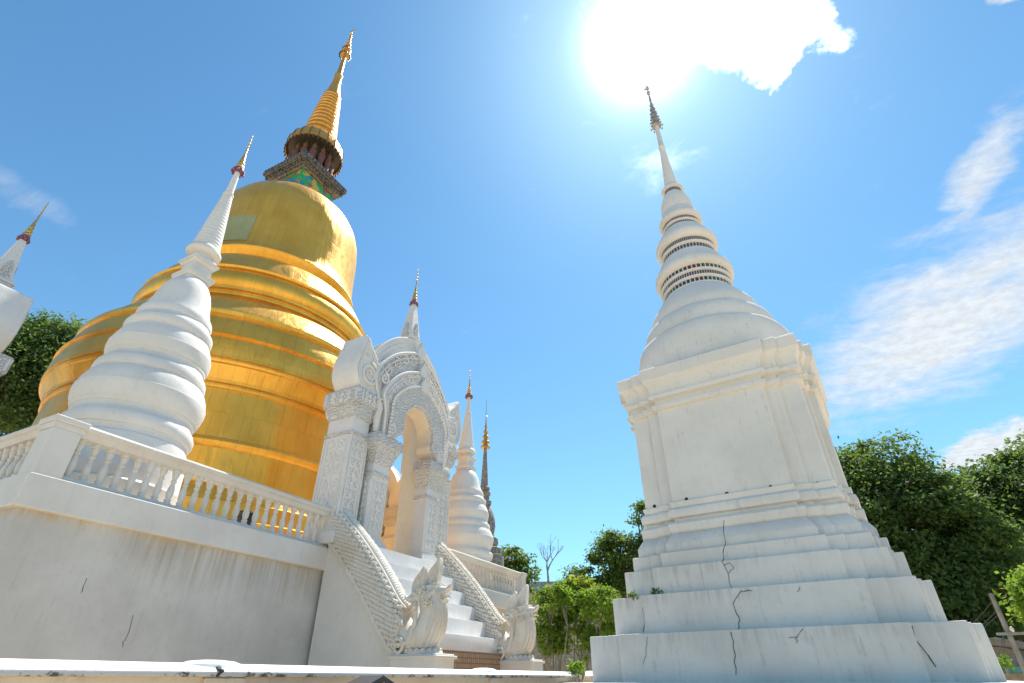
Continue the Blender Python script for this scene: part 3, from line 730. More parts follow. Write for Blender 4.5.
        for x in (a+.05, b-.05): m.tube([(x, -.28, .34), (x, -.28, E_(3.66))], .014, 5)
        for z in (.34, E_(3.66)): m.tube([(a+.05, -.28, z), (b-.05, -.28, z)], .014, 5)
        relief(m, -.24, .02, .38, E_(3.62), (b if s > 0 else a), 'side', w=.02)
        P('relief_panel', m, 'gate', pil)
        # connecting wall between pilaster and pier, and jamb behind
        m = MB(); m.box(min(s*.752, s*1.46), max(s*.752, s*1.46), .05, .58, .0, E_(4.52)); P('jamb', m, 'cream', bevel=.006)
    # vaulted arch
    hw = .60; zs = 5.12
    inner_half = [(-.86,E_(4.65)),(-.74,E_(4.78)),(-.62,E_(4.86)),(-.56,E_(4.98)),(-.60,E_(5.10))]+[(-hw*math.cos(a)*1.0, E_(zs)+.66*math.sin(a)) for a in [rad(x) for x in range(12, 91, 6)]]
    inner = mirror(inner_half[:-1]+[(0.0, inner_half[-1][1])])
    def layer(name, half, y0, y1, mat, inn, nm=61, **k):
        out = mirror(arc([(u, E_(z)) for u, z in half], 30)); m = MB()
        m.band(resample(inn, nm), resample(out, nm), y0, y1); return P(name, m, mat, **k), out
    inner_rear = mirror([(-.74,E_(4.5)),(-.74,E_(5.1))]+[(-.74*math.cos(a), E_(5.1)+.86*math.sin(a)) for a in [rad(x) for x in range(10, 90, 8)]]+[(0, E_(5.96))])
    LA = [(-1.40,4.65),(-1.42,5.5),(-1.60,6.1),(-1.62,6.45),(-1.46,6.85),(-1.18,7.22),(-.82,7.55),(-.42,7.78),(0,7.92)]
    pa, oa = layer('pediment', LA, -.02, .36, 'gate', inner_rear)
    LV = [(-1.30,4.65),(-1.32,5.4),(-1.30,6.0),(-1.1,6.5),(-.75,6.95),(-.35,7.2),(0,7.3)]
    layer('vault', LV, .36, .62, 'cream', inner_rear)
    LB = [(-1.32,4.65),(-1.36,5.4),(-1.58,5.95),(-1.50,6.30),(-1.20,6.70),(-.86,7.00),(-.45,7.24),(0,7.46)]
    pb, ob_ = layer('arch_moulding', LB, -.22, -.02, 'carved', inner)
    LC = [(-1.22,4.65),(-1.24,5.2),(-1.36,5.62),(-1.22,5.95),(-.95,6.28),(-.62,6.53),(-.28,6.70),(0,6.86)]
    pc, oc = layer('arch_moulding', LC, -.36, -.22, 'gate', inner)
    LD = [(-1.12,4.65),(-1.10,5.2),(-1.08,5.55),(-.92,5.80),(-.66,6.05),(-.36,6.24),(0,6.38)]
    pd, od = layer('arch_moulding', LD, -.44, -.36, 'carved', inner)
    m = MB(); ri = resample(inner, 61); m.band([(u*.975, z-.012 if abs(u) < .5 else z) for u, z in ri], ri, -.30, .05); P('intrados', m, 'cream', pa)
    # edge ribs and beads on every layer
    for par, o, y, w_ in ((pa, oa, -.03, .036), (pb, ob_, -.235, .04), (pc, oc, -.375, .036)):
        m = MB(); oo = resample(o, 90)
        m.tube([(u, y, z) for u, z in oo], w_, 7)
        m.tube([(u*.93, y+.0, E_(4.65)+(z-E_(4.65))*.945) for u, z in oo], w_*.55, 6)
        m.tube([(u*.885, y, E_(4.65)+(z-E_(4.65))*.905) for u, z in oo], w_*.4, 6)
        P('rib', m, 'gate', par)
    m = MB()
    for u, z in resample(od, 54): m.ball((u, -.45, z), .042, 7, 5)
    for u, z in resample(inner, 46): m.ball((u*1.06, -.445, z+.03), .024, 6, 4)
    P('bead_border', m, 'gate', pd)
    m = MB()     # leafy scrolls on the tympanum bands and flame crest at the middle
    for s in (-1, 1):
        for (u, z, r, a0) in ((.30,7.15,.15,0),(.62,7.02,.15,.6),(.92,6.78,.15,1.0),(1.22,6.42,.16,1.3),(1.42,6.05,.14,1.6),(.22,6.62,.11,0),(.50,6.46,.12,.5),(.78,6.24,.12,.9),(1.04,5.95,.12,1.2),(1.2,5.62,.11,1.5)):
            y = -.24 if z-(6.9-.5*u) > 0 else -.375
            m.tube(*spiral(s*u, E_(z)-.07, r, 1.6, a0 if s > 0 else math.pi-a0, s, y, 24, .026), 6)
        # makara like curl over each inner capital
        m.tube(*spiral(s*1.02, E_(4.86), .14, 1.7, math.pi/2, s, -.43, 30, .032), 7)
        m.tube(*spiral(s*1.30, E_(5.35), .16, 1.5, math.pi, s, -.30, 26, .045), 7)
        m.tube([(s*1.34,-.25,E_(4.7)),(s*1.40,-.28,E_(5.0)),(s*1.36,-.30,E_(5.25)),(s*1.46,-.28,E_(5.55))], [.06,.08,.07,.03], 7)
    for z, h, w_ in ((6.35,.34,.11),(6.80,.36,.12),(7.40,.42,.13)):
        y = {6.35:-.44, 6.80:-.37, 7.40:-.23}[z]
        poly = [(-w_, E_(z)-.1),(w_, E_(z)-.1),(w_*1.1, E_(z)+h*.25),(w_*.5, E_(z)+h*.6),(0, E_(z)+h),(-w_*.5, E_(z)+h*.6),(-w_*1.1, E_(z)+h*.25)]
        m.prism(poly, y-.04, y+.05)
    P('scrollwork', m, 'gate', pb)
    # spire
    m = MB()
    def sqz(h, z, yc=.22): return [(-h, yc-h, z), (h, yc-h, z), (h, yc+h, z), (-h, yc+h, z)]
    m.loft([sqz(.25, E_(7.4)), sqz(.25, E_(7.92))]); m.loft([sqz(.29, E_(7.92)), sqz(.29, E_(8.0))])
    m.loft([sqz(.215, E_(8.0)), sqz(.055, E_(9.36))])
    sp_ = P('spire', m, 'gate', bevel=.006)
    m = MB()
    for k in range(4):
        Rm = Matrix.Translation((0,.22,0)) @ Matrix.Rotation(rad(90*k), 4, 'Z')
        m.tube(*spiral(-.08, E_(8.10), .07, 1.3, 0, 1, -.205, 18, .014), 5, Rm); m.tube(*spiral(.08, E_(8.10), .07, 1.3, math.pi, -1, -.205, 18, .014), 5, Rm)
        m.prism([(-.08,E_(8.06)),(.08,E_(8.06)),(.07,E_(8.36)),(0,E_(8.55)),(-.07,E_(8.36))], -.215, -.12, mat=Rm)
    P('niche_ornament', m, 'carved', sp_)
    a, b = MB(), MB(); finial(a, b, E_(9.28), E_(10.66), .19, (0,.22))
    fo = P('gold_finial', b, 'spire_gold'); P('lotus_parasol', a, 'lotus', fo)
    return g
gate = make_gate((X1, GY, TZ), rad(90), 'ornate white stucco gate with arched opening at the top of the naga stairs')
for loc, rz, lb in (((GX-.25, Y0, TZ), 0.0, 'white gate cut by the left photo edge, only its spire and curled leaf in view'),
                    ((GX, Y1, TZ), rad(180), 'white gate on the far terrace side, glimpsed through the arch of the nearer gate')):
    c = copy_tree(gate); c.location = loc; c.rotation_euler = (0, 0, rz); c['label'] = lb

# ================================================================== stairs
SY0, SY1 = 8.28, 11.28
t = thing('staircase', (-7.0, GY, GZ), 'white plastered steps climbing between two naga rails to the gate', 'stairs')
m = MB(); poly = [(-6.1,.45)]
for n in range(6): poly += [(-6.1-.28*n, .72+.31*n), (-6.1-.28*(n+1), .72+.31*n)]
poly = poly[:-1]+[(-8.05, .72+.31*5), (-8.05, .45)]
pl2 = [(-6.1,.45)]+[p for p in poly[1:]]
m.prism(pl2, SY0, SY1, axis='y'); part('steps', m, 'stair', t, bevel=.012, segs=2)
m = MB(); m.box(-8.05, -6.02, SY0+.02, SY1-.02, GZ, .448); part('brick_base', m, 'brick', t)
def naga(yc, label):
    """stair rail shaped as a naga: sloping scaled body, coiled neck and a hooded many headed front"""
    t = thing('naga_balustrade', (-6.4, yc, GZ), label, 'naga rail', 'naga balustrades of the staircase')
    hw = .23
    top = resample(arc([(-8.02,2.90),(-7.75,2.70),(-7.2,2.20),(-6.75,1.74),(-6.42,1.36),(-6.22,1.12),(-6.05,.98)], 40), 40)
    bot = resample(arc([(-8.02,2.28),(-7.75,2.02),(-7.3,1.58),(-6.85,1.08),(-6.5,.66),(-6.25,.38),(-6.12,.30)], 40), 40)
    m = MB(); rings = []
    for (x0, z0), (x1, z1) in zip(top, bot):
        prof = [(-hw*.55,-.01),(-hw*.9,.09),(-hw*1.06,.5),(-hw,.9),(-hw,1),(hw,1),(hw,.9),(hw*1.06,.5),(hw*.9,.09),(hw*.55,-.01),(0,-.08)]
        rings.append([(x0+(x1-x0)*f, yc+v, z0+(z1-z0)*f) for v, f in prof])
    m.loft(rings); body = part('body', m, 'naga', t, sharp=50)
    m = MB()     # scales
    for side in (-1, 1):
        for i in range(1, 39):
            for j in range(9):
                (x0, z0), (x1, z1) = top[i], bot[i]; f = .02+.86*(j+.5*(i % 2))/9
                if f > .9: continue
                x, z = x0+(x1-x0)*f, z0+(z1-z0)*f
                m.ball((x, yc+side*(hw*(1.05 if f > .12 else .86)), z), (.040, .05, .040), 6, 4)
    for x, z in resample(top, 52): m.ball((x, yc, z+.055), (.04,.09,.055), 7, 5)
    part('scales', m, 'naga', body)
    m = MB()
    for side in (-1, 1):
        m.tube([(x, yc+side*(hw*.62), z+.015) for x, z in top], .028, 6)
        m.tube([(x0+(x1-x0)*.93, yc+side*(hw+.01), z0+(z1-z0)*.93) for (x0, z0), (x1, z1) in zip(top, bot)], .026, 6)
        m.tube([(x0+(x1-x0)*.985, yc+side*(hw+.02), z0+(z1-z0)*.985) for (x0, z0), (x1, z1) in zip(top, bot)], .02, 6)
    part('rail_trim', m, 'naga', body)
    # plain wall carrying the rail
    m = MB(); pb = [(x, z+.02) for x, z in bot]; m.prism([(-8.0, GZ)]+pb[::1]+[(-6.12, GZ)], yc-.17, yc+.17, axis='y')
    part('side_wall', m, 'white', t)
    m = MB(); m.box(-6.16, -5.30, yc-.27, yc+.27, GZ, .34); m.box(-6.2, -5.26, yc-.30, yc+.30, .27, .315)
    part('pedestal', m, 'white', t, bevel=.008)
    # neck: swells forward, ribbed belly
    path = arc([(-6.34,.98),(-6.20,.72),(-6.02,.55),(-5.80,.54),(-5.63,.70),(-5.58,.92),(-5.64,1.14),(-5.66,1.32)], 42)
    m = MB(); n = len(path); rr = []
    for i in range(n):
        f = i/(n-1); rr.append(.20+.055*math.sin(min(1, f*1.1)*math.pi)**2)
    m.tube([(x, yc, z) for x, z in path], rr, 20, ell=(.92, 1.05)); neck = part('neck', m, 'naga_smooth', t, sharp=60)
    m = MB()     # belly ribs and a collar
    for k in range(-3, 4):
        pts = []
        for i in range(int(n*.42), n-2):
            x, z = path[i]; a = k*.30
            x2, z2 = path[i+1]; dx_, dz_ = x2-x, z2-z; L = math.hypot(dx_, dz_) or 1; nx, nz = dz_/L, -dx_/L
            r = rr[i]*1.01; pts.append((x+nx*r*math.cos(a), yc+.93*r*math.sin(a)*1.0, z+nz*r*math.cos(a)))
        m.tube(pts, .020, 5)
    for k in range(18):
        a = 2*math.pi*k/18; m.ball((-5.74+.31*math.cos(a), yc+.24*math.sin(a), .375), (.04,.04,.05), 6, 4)
    m.lathe([(.32,.30),(.36,.32),(.40,.28)], 24, (0, 0), mat=Matrix.Translation((-5.74, yc, 0)) @ Matrix.Diagonal((1.12, .84, 1, 1)))
    for side in (-1, 1):
        m.tube([(-6.3,yc+side*.2,.72),(-6.1,yc+side*.22,.46),(-5.88,yc+side*.23,.50),(-5.78,yc+side*.22,.76),(-5.80,yc+side*.19,1.04)], [.045,.05,.045,.04,.03], 7)
        m.tube([(p[0], yc+side*.22, p[2]) for p in spiral(-6.22, .74, .17, 1.4, 0, 1, 0, 26, .04)[0]], spiral(0,0,.17,1.4,0,1,0,26,.045)[1], 6)
        m.tube([(p[0], yc+side*.25, p[2]) for p in spiral(-6.05, .44, .12, 1.4, 2, -1, 0, 26, .04)[0]], spiral(0,0,.17,1.4,0,1,0,26,.035)[1], 6)
        for k in range(16):
            f = k/15; m.ball((-5.95+.16*math.sin(f*3), yc+side*.215, .5+.65*f), (.035,.03,.035), 6, 4)
    for k in range(46):
        f = random.random(); x = -5.66+.26*(random.random()-.5); z = 1.02+.26*f; s_ = random.choice((-1, 1))
        P_, R_2 = spiral(x, z, random.uniform(.03, .06), 1.2, random.random()*6, s_, yc+s_*(.21+.03*random.random()), 12, .016); m.tube(P_, R_2, 5)
    part('neck_ornament', m, 'naga', neck)
    # five heads: a big one in the middle and two pairs set back on either side
    for (dx_, dy, dz_, sc, turn) in ((0,0,0,.88,0),(-.20,-.14,-.08,.78,-.10),(-.20,.14,-.08,.78,.10)):
        Mx = Matrix.Translation((-5.56+dx_, yc+dy, 1.235+dz_)) @ Matrix.Rotation(turn, 4, 'Z') @ Matrix.Scale(sc, 4)
        m = MB()
        m.ball((-.06,0,0), (.19,.15,.16), 12, 8, Mx)                                   # skull
        m.loft([[(x, y*wd, z0+z*h) for y, z in ((-1,-.6),(-.7,.5),(0,.9),(.7,.5),(1,-.6),(0,-.8))] for x, wd, h, z0 in ((.0,.13,.11,.02),(.12,.115,.085,.015),(.24,.10,.06,.03),(.32,.085,.06,.065),(.36,.04,.04,.10))], Mx)   # upper jaw, snout turned up
        m.loft([[(x, y*wd, z0+z*h) for y, z in ((-1,.5),(0,.7),(1,.5),(.7,-.6),(0,-.9),(-.7,-.6))] for x, wd, h, z0 in ((-.02,.12,.07,-.10),(.10,.10,.05,-.15),(.20,.085,.04,-.17),(.28,.05,.035,-.165))], Mx)        # lower jaw
        m.tube([(.02,0,-.06),(.16,0,-.09),(.30,0,-.085),(.36,0,-.12)], [.05,.04,.025,.01], 6, Mx)   # tongue
        for s in (-1, 1):
            m.ball((.07,s*.115,.085), .040, 8, 6, Mx)                                  # eyes
            m.tube([(-.04,s*.11,.12),(.06,s*.14,.145),(.14,s*.115,.12)], [.02,.03,.015], 6, Mx)   # brows
            for k in range(4): m.tube([(.10+.06*k,s*.085,.0),(.10+.06*k,s*.085,-.055)], [.016,.004], 5, Mx)   # teeth
            m.tube([(-.1,s*.13,-.02),(-.14,s*.20,-.06),(-.22,s*.22,-.02),(-.26,s*.2,.06)], [.05,.05,.035,.01], 6, Mx)   # ear fin
            m.tube([(-.04,s*.12,-.12),(.0,s*.16,-.2),(-.08,s*.17,-.28)], [.05,.045,.01], 6, Mx)
            m.tube([(q[0], s*.13, q[2]) for q in spiral(-.1,-.02,.11,1.5,0,1,0,22,.02)[0]], [.022]*22, 5, Mx)
        h = part('head', m, 'naga', t, sharp=50)
        m = MB()
        hh = .50
        out = [(.05,.02),(.075,.20),(.095,.36),(.09,.46),(.07,hh+.06),(-.02,.46),(-.13,.36),(-.21,.24),(-.235,.08),(-.20,-.08),(-.08,-.10)]
        out = resample(arc([(x, z+.06) for x, z in out], 40), 32)
        m.prism(out, -.06, .06, axis='y', mat=Mx); cr = part('crest', m, 'naga', h, bevel=.01)
        m = MB()
        for s in (-1, 1):
            for f in (.86, .68, .48):
                cx, cz = -.06, .24
                m.tube([(cx+(x-cx)*f, s*.062, cz+(z-cz)*f) for x, z in out]+[(cx+(out[0][0]-cx)*f, s*.062, cz+(out[0][1]-cz)*f)], .011, 5, Mx)
            for k in range(14):
                x, z = random.uniform(-.14, .0), random.uniform(.12, hh*.75); m.ball((x, s*.06, z), .02, 5, 4, Mx)
        part('crest_relief', m, 'naga', cr)
    return t
naga(8.06, 'near naga rail, its many headed hood facing out beside the blank stair wall')
naga(11.50, 'far naga rail, its hood silhouetted against the light green shrubs')

# ================================================================== right hand chedi
YC = 8.5; CX = -.0527*YC; TURN = rad(-6.0)
rc = thing('square_base_chedi', (CX, YC, GZ), 'tall cream stupa with cracked stepped square base, alone on the right', 'stupa')
rc.rotation_euler = (0, 0, TURN)
def redent(w_, e=0.0):
    S = .0105; c1, c2, cb, w1, w_ = w_-.066+e, w_-.0455+e, w_-.016+e, w_-S+e, w_+e
    q = [(w_, c1), (w1, c1), (w1, c2), (cb, c2), (cb, cb), (c2, cb), (c2, w1), (c1, w1), (c1, w_)]
    out = []
    for k in range(4):
        cs, sn = [(1,0),(0,1),(-1,0),(0,-1)][k]
        out += [(x*cs-y*sn, x*sn+y*cs) for x, y in q]
    return out
def red_ring(z, w_, e=0.0): return [(x*YC, y*YC, z*YC-GZ) for x, y in redent(w_, e)]
RP = lambda n, mb, mat, par=None, **k: part(n, mb, mat, par or rc, world=False, **k)
def tier(name, rings, mat, **k):
    m = MB(); m.loft([red_ring(*r) for r in rings]); return RP(name, m, mat, **k)
W1, W2, W3 = .2322, .2042, .1877
tier('plinth', [(GZ/YC,.268),(-.004,.268)], 'old_base', bevel=.012)
T1 = tier('base_tier', [(-.0045,W1),(.0502,W1)], 'old_base', bevel=.014, segs=2)
T2 = tier('base_tier', [(.0495,W2),(.0992,W2)], 'old_base', bevel=.012, segs=2)
T3 = tier('base_tier', [(.0985,W3),(.1358,W3)], 'old_base', bevel=.012, segs=2)
tier('base_tier', [(.135,.1763),(.1570,.1763)], 'old_base', bevel=.008)
tier('base_tier', [(.1565,.1686),(.170,.1686),(.1855,.1595)], 'old_base', bevel=.006)
B = .1528
zm = lambda z: .1845+(z-.180)*(.0490/.0435)
tier('base_moulding', [(zm(z),B,e) for z, e in ((.180,.004),(.183,.008),(.192,.0095),(.1945,.0075),(.196,.001),(.200,.0),(.2015,.006),(.206,.0075),(.212,.006),(.2155,.0015),(.219,.003),(.2225,.0035),(.2235,.0))], 'old', bevel=0)
BODY = tier('body', [(.232,B),(.397,B)], 'old', bevel=.008)
zc_ = lambda z: .390+(z-.386)*(.080/.0765)
tier('cornice', [(zc_(z),B,e) for z, e in ((.386,.002),(.388,.006),(.3945,.0065),(.396,.0015),(.402,.001),(.404,.005),(.4055,.0085),(.4115,.0095),(.413,.0065),(.416,.006),(.4265,.0075),(.436,.013),(.4385,.0145),(.4395,.0155),(.4585,.0165),(.461,.0145),(.4625,.006))], 'old')
m = MB(); m.lathe([(z*YC-GZ, r*YC) for z, r in [(.462,.149),(.50,.1515),(.53,.150),(.550,.1455),(.5575,.141),(.560,.138),(.5605,.130),(.575,.1305),(.59,.1275),(.602,.1225),(.6075,.118),(.6095,.1155),(.610,.110),(.622,.1108),(.635,.1075),(.65,.1005),(.665,.0905),(.678,.0815),(.688,.0735)]], 80)
wobble(RP('bell', m, 'old', sharp=30), .012)
def ringset(z0, z1, z2, rb, rm, rt, nb):
    m = MB(); k = MB(); kd = MB(); H = z1-z0
    pr = [(z0-.002, rb*.97)]
    for i in range(nb):
        za = z0+H*(i/nb); zb = z0+H*((i+1)/nb); rr = rb+(rm-rb)*.45*(i/nb)
        pr += [(za+.001, rr), (za+(zb-za)*.28, rr*1.006), (za+(zb-za)*.31, rr*.965), (zb-.0008, rr*.965)]
        (k if i != 1 else kd).lathe([((za+(zb-za)*.32)*YC-GZ, rr*.972*YC), ((zb-.001)*YC-GZ, rr*.978*YC)], 64, cap=False)
    L = z2-z1
    pr += [(z1+.001, rm*.93), (z1+L*.06, rm*.985), (z1+L*.14, rm), (z1+L*.28, rm*.995), (z1+L*.40, rm*.965), (z1+L*.50, rm*.91), (z1+L*.75, rm-(rm-rt)*.62), (z1+L, rt)]
    m.lathe([(z*YC-GZ, r*YC) for z, r in pr], 72); r = wobble(RP('ring', m, 'old', sharp=35), .006)
    RP('mosaic_band', k, 'mosaic_ring', r)
    if kd.v: RP('mosaic_band', kd, 'mosaic_dark', r)
ringset(.686,.735,.796,.0725,.0835,.060,3)
ringset(.793,.828,.888,.0580,.0690,.0445,2)
ringset(.885,.912,.952,.0412,.0500,.0385,2)
m = MB(); m.lathe([(z*YC-GZ, r*YC) for z, r in [(.948,.037),(.965,.0375),(.985,.036),(1.0,.032),(1.010,.0275),(1.0165,.0235)]], 40); RP('bud', m, 'old')
ringset(1.015,1.033,1.050,.0215,.0268,.019,1)
m = MB(); m.lathe([(z*YC-GZ, r*YC) for z, r in [(1.046,.017),(1.06,.0158),(1.12,.0115),(1.185,.0078),(1.20,.0072),(1.203,.0088),(1.210,.0088),(1.213,.0068),(1.315,.0052)]], 24); RP('needle_spire', m, 'old')
m = MB(); m2 = MB()
for i in range(6):
    q = 1-i/6.6; z0 = 1.300+i*.0205
    m.lathe([((z0)*YC-GZ,.04),((z0+.001)*YC-GZ,.115*q),((z0+.004)*YC-GZ,.11*q),((z0+.012)*YC-GZ,.085*q),((z0+.021)*YC-GZ,.06*q)], 12)
    for k in range(8):
        a = 2*math.pi*(k+.5*(i % 2))/8; m2.ball((.135*q*math.cos(a), .135*q*math.sin(a), (z0-.003)*YC-GZ), (.022,.022,.035), 6, 4)
m.lathe([(1.42*YC-GZ,.03),(1.455*YC-GZ,.016),(1.458*YC-GZ,.045),(1.464*YC-GZ,.045),(1.467*YC-GZ,.012),(1.480*YC-GZ,.01),(1.482*YC-GZ,.05),(1.487*YC-GZ,.04),(1.498*YC-GZ,.006)], 10)
m.box(-.09,.03,-.01,.01,1.4845*YC-GZ,1.488*YC-GZ)
fo = RP('metal_finial', m, 'silver'); RP('hanging_ornament', m2, 'silver', fo)
Mi = Matrix.LocRotScale(rc.location, rc.rotation_euler, None).inverted()
def on_front(px, py, w_):                 # photo point -> the front plane of a base course, in the chedi's own frame
    o = Mi @ Vector((0,0,0)); d = (Mi.to_3x3() @ ray(px, py)); k = (-w_*YC-o.y)/d.y
    return o+d*k
def crack(pts, w_, par, wid=.014):
    wid *= .45
    m = MB(); P3 = [on_front(*p, w_) for p in pts]; out = []
    for a, b in zip(P3, P3[1:]):
        out += [a]+[a.lerp(b, f)+Vector((random.uniform(-.012,.012), 0, random.uniform(-.008,.008))) for f in (.25,.5,.75)]
    out.append(P3[-1]); ribbon(out, (0,-1,0), wid, m); RP('crack', m, 'crack', par)
crack([(731,632),(734,650),(736,675)], W1, T1)
crack([(803,629),(797,637),(789,638)], W1, T1, .009); crack([(797,637),(796,643)], W1, T1, .007)
crack([(648,636),(646,652),(643,664)], W1, T1, .004)
crack([(752,591),(741,591),(733,604),(739,617),(738,630)], W2, T2, .016)
crack([(800,587),(797,592)], W2, T2, .008); crack([(643,607),(645,622),(643,632)], W2, T2, .004)
crack([(725,545),(722,562),(728,573),(732,588)], W3, T3, .010); crack([(728,573),(734,568),(730,563),(724,566)], W3, T3, .007)
crack([(724,520),(725,548)], .1725, BODY, .007)
m = MB()      # slanting crack on the right end of the lowest course: lies on a set-back face
P3 = [on_front(*p, w_) for p, w_ in (((912,626),W1-.0105),((916,640),W1-.0105),((928,655),W1-.0105),((936,667),W1-.0105))]
ribbon(P3, (0,-1,0), .008, m); RP('crack', m, 'crack', T1)
for px, py, w_ in ((654.5,506.2,B-.016),(686.5,499.2,B),(727,493.6,B),(770.7,487,B),(817.6,483.5,B-.016)):
    p = on_front(px, py, w_); m = MB()
    m.lathe([(-.02,.022),(.006,.022),(.0061,.004)], 14, mat=Matrix.Translation(p) @ Matrix.Rotation(rad(90), 4, 'X')); RP('drain_hole', m, 'hole', BODY)

# ================================================================== low boundary fence
FX = -2.8
f = thing('boundary_fence', (FX, 4, GZ), 'low tan fence with white sloped coping stained black, running below the terrace', 'fence')
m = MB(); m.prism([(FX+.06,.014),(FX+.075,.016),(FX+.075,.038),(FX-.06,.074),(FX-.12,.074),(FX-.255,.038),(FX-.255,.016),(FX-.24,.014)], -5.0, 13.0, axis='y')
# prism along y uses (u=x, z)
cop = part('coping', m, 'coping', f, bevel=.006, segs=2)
m = MB(); m.box(FX-.20, FX+.03, -5.0, 13.0, -.13, .015); part('top_beam', m, 'fence', f)
m = MB(); m.box(FX-.22, FX+.05, -5.0, 13.0, GZ, -1.0); part('bottom_beam', m, 'fence', f)
for k in range(7):
    y = 2.17+2.89*(k-2)
    m = MB(); m.box(FX-.23, FX+.06, y-.12, y+.12, GZ, .012); part('post', m, 'fence', f, bevel=.006)
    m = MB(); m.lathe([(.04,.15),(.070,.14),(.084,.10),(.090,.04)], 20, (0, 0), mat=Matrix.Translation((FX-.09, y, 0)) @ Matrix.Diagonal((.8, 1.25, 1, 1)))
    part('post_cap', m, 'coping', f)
bm_ = None
for k in range(100):
    y = -.4+k*.13
    if min(abs(y-(2.17+2.89*(q-2))) for q in range(7)) < .17: continue
    if bm_ is None:
        m = MB(); m.lathe([(-1.0,.045),(-.95,.045),(-.9,.03),(-.75,.05),(-.6,.03),(-.52,.03),(-.45,.05),(-.25,.03),(-.18,.045),(-.125,.045)], 10)
        o = part('baluster', m, 'fence', f, world=False); bm_ = o.data
    else:
        o = bpy.data.objects.new('baluster', bm_); C.collection.objects.link(o); o.parent = f
    o.location = (-.085, y-4, -GZ)
p = onx(222, 661, FX+.075); m = MB()
ribbon([(FX+.076, p.y+.02, .042),(FX+.076, p.y, .028),(FX+.076, p.y-.01, .016)], (1,0,0), .012, m)
ribbon([(FX+.02, p.y+.03, .055),(FX+.076, p.y+.0, .041)], (.3,0,1), .02, m); part('crack', m, 'crack', cop)

# dark gabled notice board in front of the fence
ap = onx(375, 675.5, -2.2)
t = thing('notice_board', (ap.x, ap.y, GZ), 'tip of a small black gabled notice board with a gold emblem before the fence', 'notice board')
m = MB(); m.prism([(ap.y-.36,ap.z-.125),(ap.y,ap.z),(ap.y+.36,ap.z-.125),(ap.y+.36,ap.z-.15),(ap.y,ap.z-.028),(ap.y-.36,ap.z-.15)], ap.x-.10, ap.x+.06, axis='x'); part('gable_roof', m, 'black', t)
m = MB(); m.prism([(ap.y-.30,ap.z-.13),(ap.y,ap.z-.024),(ap.y+.30,ap.z-.13),(ap.y+.30,-.8),(ap.y-.30,-.8)], ap.x-.05, ap.x+.01, axis='x'); bd = part('board', m, 'black', t)
m = MB(); m.prism([(ap.y-.03,ap.z-.10),(ap.y-.022,ap.z-.06),(ap.y,ap.z-.028),(ap.y+.022,ap.z-.06),(ap.y+.03,ap.z-.10),(ap.y+.012,ap.z-.085),(ap.y-.012,ap.z-.085)], ap.x+.011, ap.x+.068, axis='x'); part('emblem', m, 'spire_gold', bd)
for s in (-.24, .24):
    m = MB(); m.box(ap.x-.09, ap.x-.04, ap.y+s-.03, ap.y+s+.03, GZ, -.12); part('leg', m, 'black', t)

m = MB()
for pts in (((133,615),(128,636),(123,642),(121,650)),((86,578),(83,590),(80,594))):
    P3 = []
    for a, b in zip(pts, pts[1:]):
        A, Bq = onx(*a, X1-.10), onx(*b, X1-.10); P3 += [A.lerp(Bq, f)+Vector((0, random.uniform(-.01,.01), 0)) for f in (0,.33,.66)]
    mm = MB(); ribbon(P3, (1,0,0), .0035, mm); part('crack', mm, 'crack', terrace_)

# dark vessel seen between the balusters
pt = Vector((-9.0, 6.68, TZ))
m = MB(); m.lathe([(0,.11),(.05,.12),(.06,.07),(.12,.08),(.2,.15),(.3,.17),(.38,.14),(.42,.16),(.45,.15)], 20, (0,0), mat=Matrix.Translation(pt))
tag(part('incense_urn', m, 'darkpot'), 'small dark urn on the terrace glimpsed between the balusters', 'urn')

# ================================================================== grey spire far behind
gc = atr(484, 500, 25.0); gz = lambda z: z
t = thing('grey_chedi', (gc.x, gc.y, GZ), 'slender grey weathered stupa peeking out behind the cream corner stupa', 'stupa')
R_ = 25/17.9
pr = [(GZ,1.2),(2.5,1.2),(2.6,1.0),(4.6,.95),(4.65,.85),(4.9,.86),(5.0,.62),(5.15,.70),(5.35,.68),(5.45,.52),(5.6,.50),(5.9,.56),(6.2,.54),(6.5,.46),(6.75,.34),(6.85,.26),(6.9,.34),(7.05,.36),(7.12,.26),(7.3,.24),(7.36,.30),(7.46,.30),(7.52,.2),(7.6,.26),(7.7,.26),(7.78,.18),(8.0,.17),(9.9,.06)]
m = MB(); m.lathe(pr, 28, (gc.x, gc.y)); part('bell', m, 'grey_stone', t)
m = MB()
for i in range(5):
    q = 1-i/5.8; z0 = 9.7+.27*i; m.lathe([(z0,.05),(z0+.02,.26*q),(z0+.07,.25*q),(z0+.16,.13*q),(z0+.27,.09*q)], 12, (gc.x, gc.y))
m.lathe([(11.0,.04),(11.4,.02),(11.43,.06),(11.48,.02),(12.4,.012)], 8, (gc.x, gc.y)); part('gold_finial', m, 'spire_gold', t)

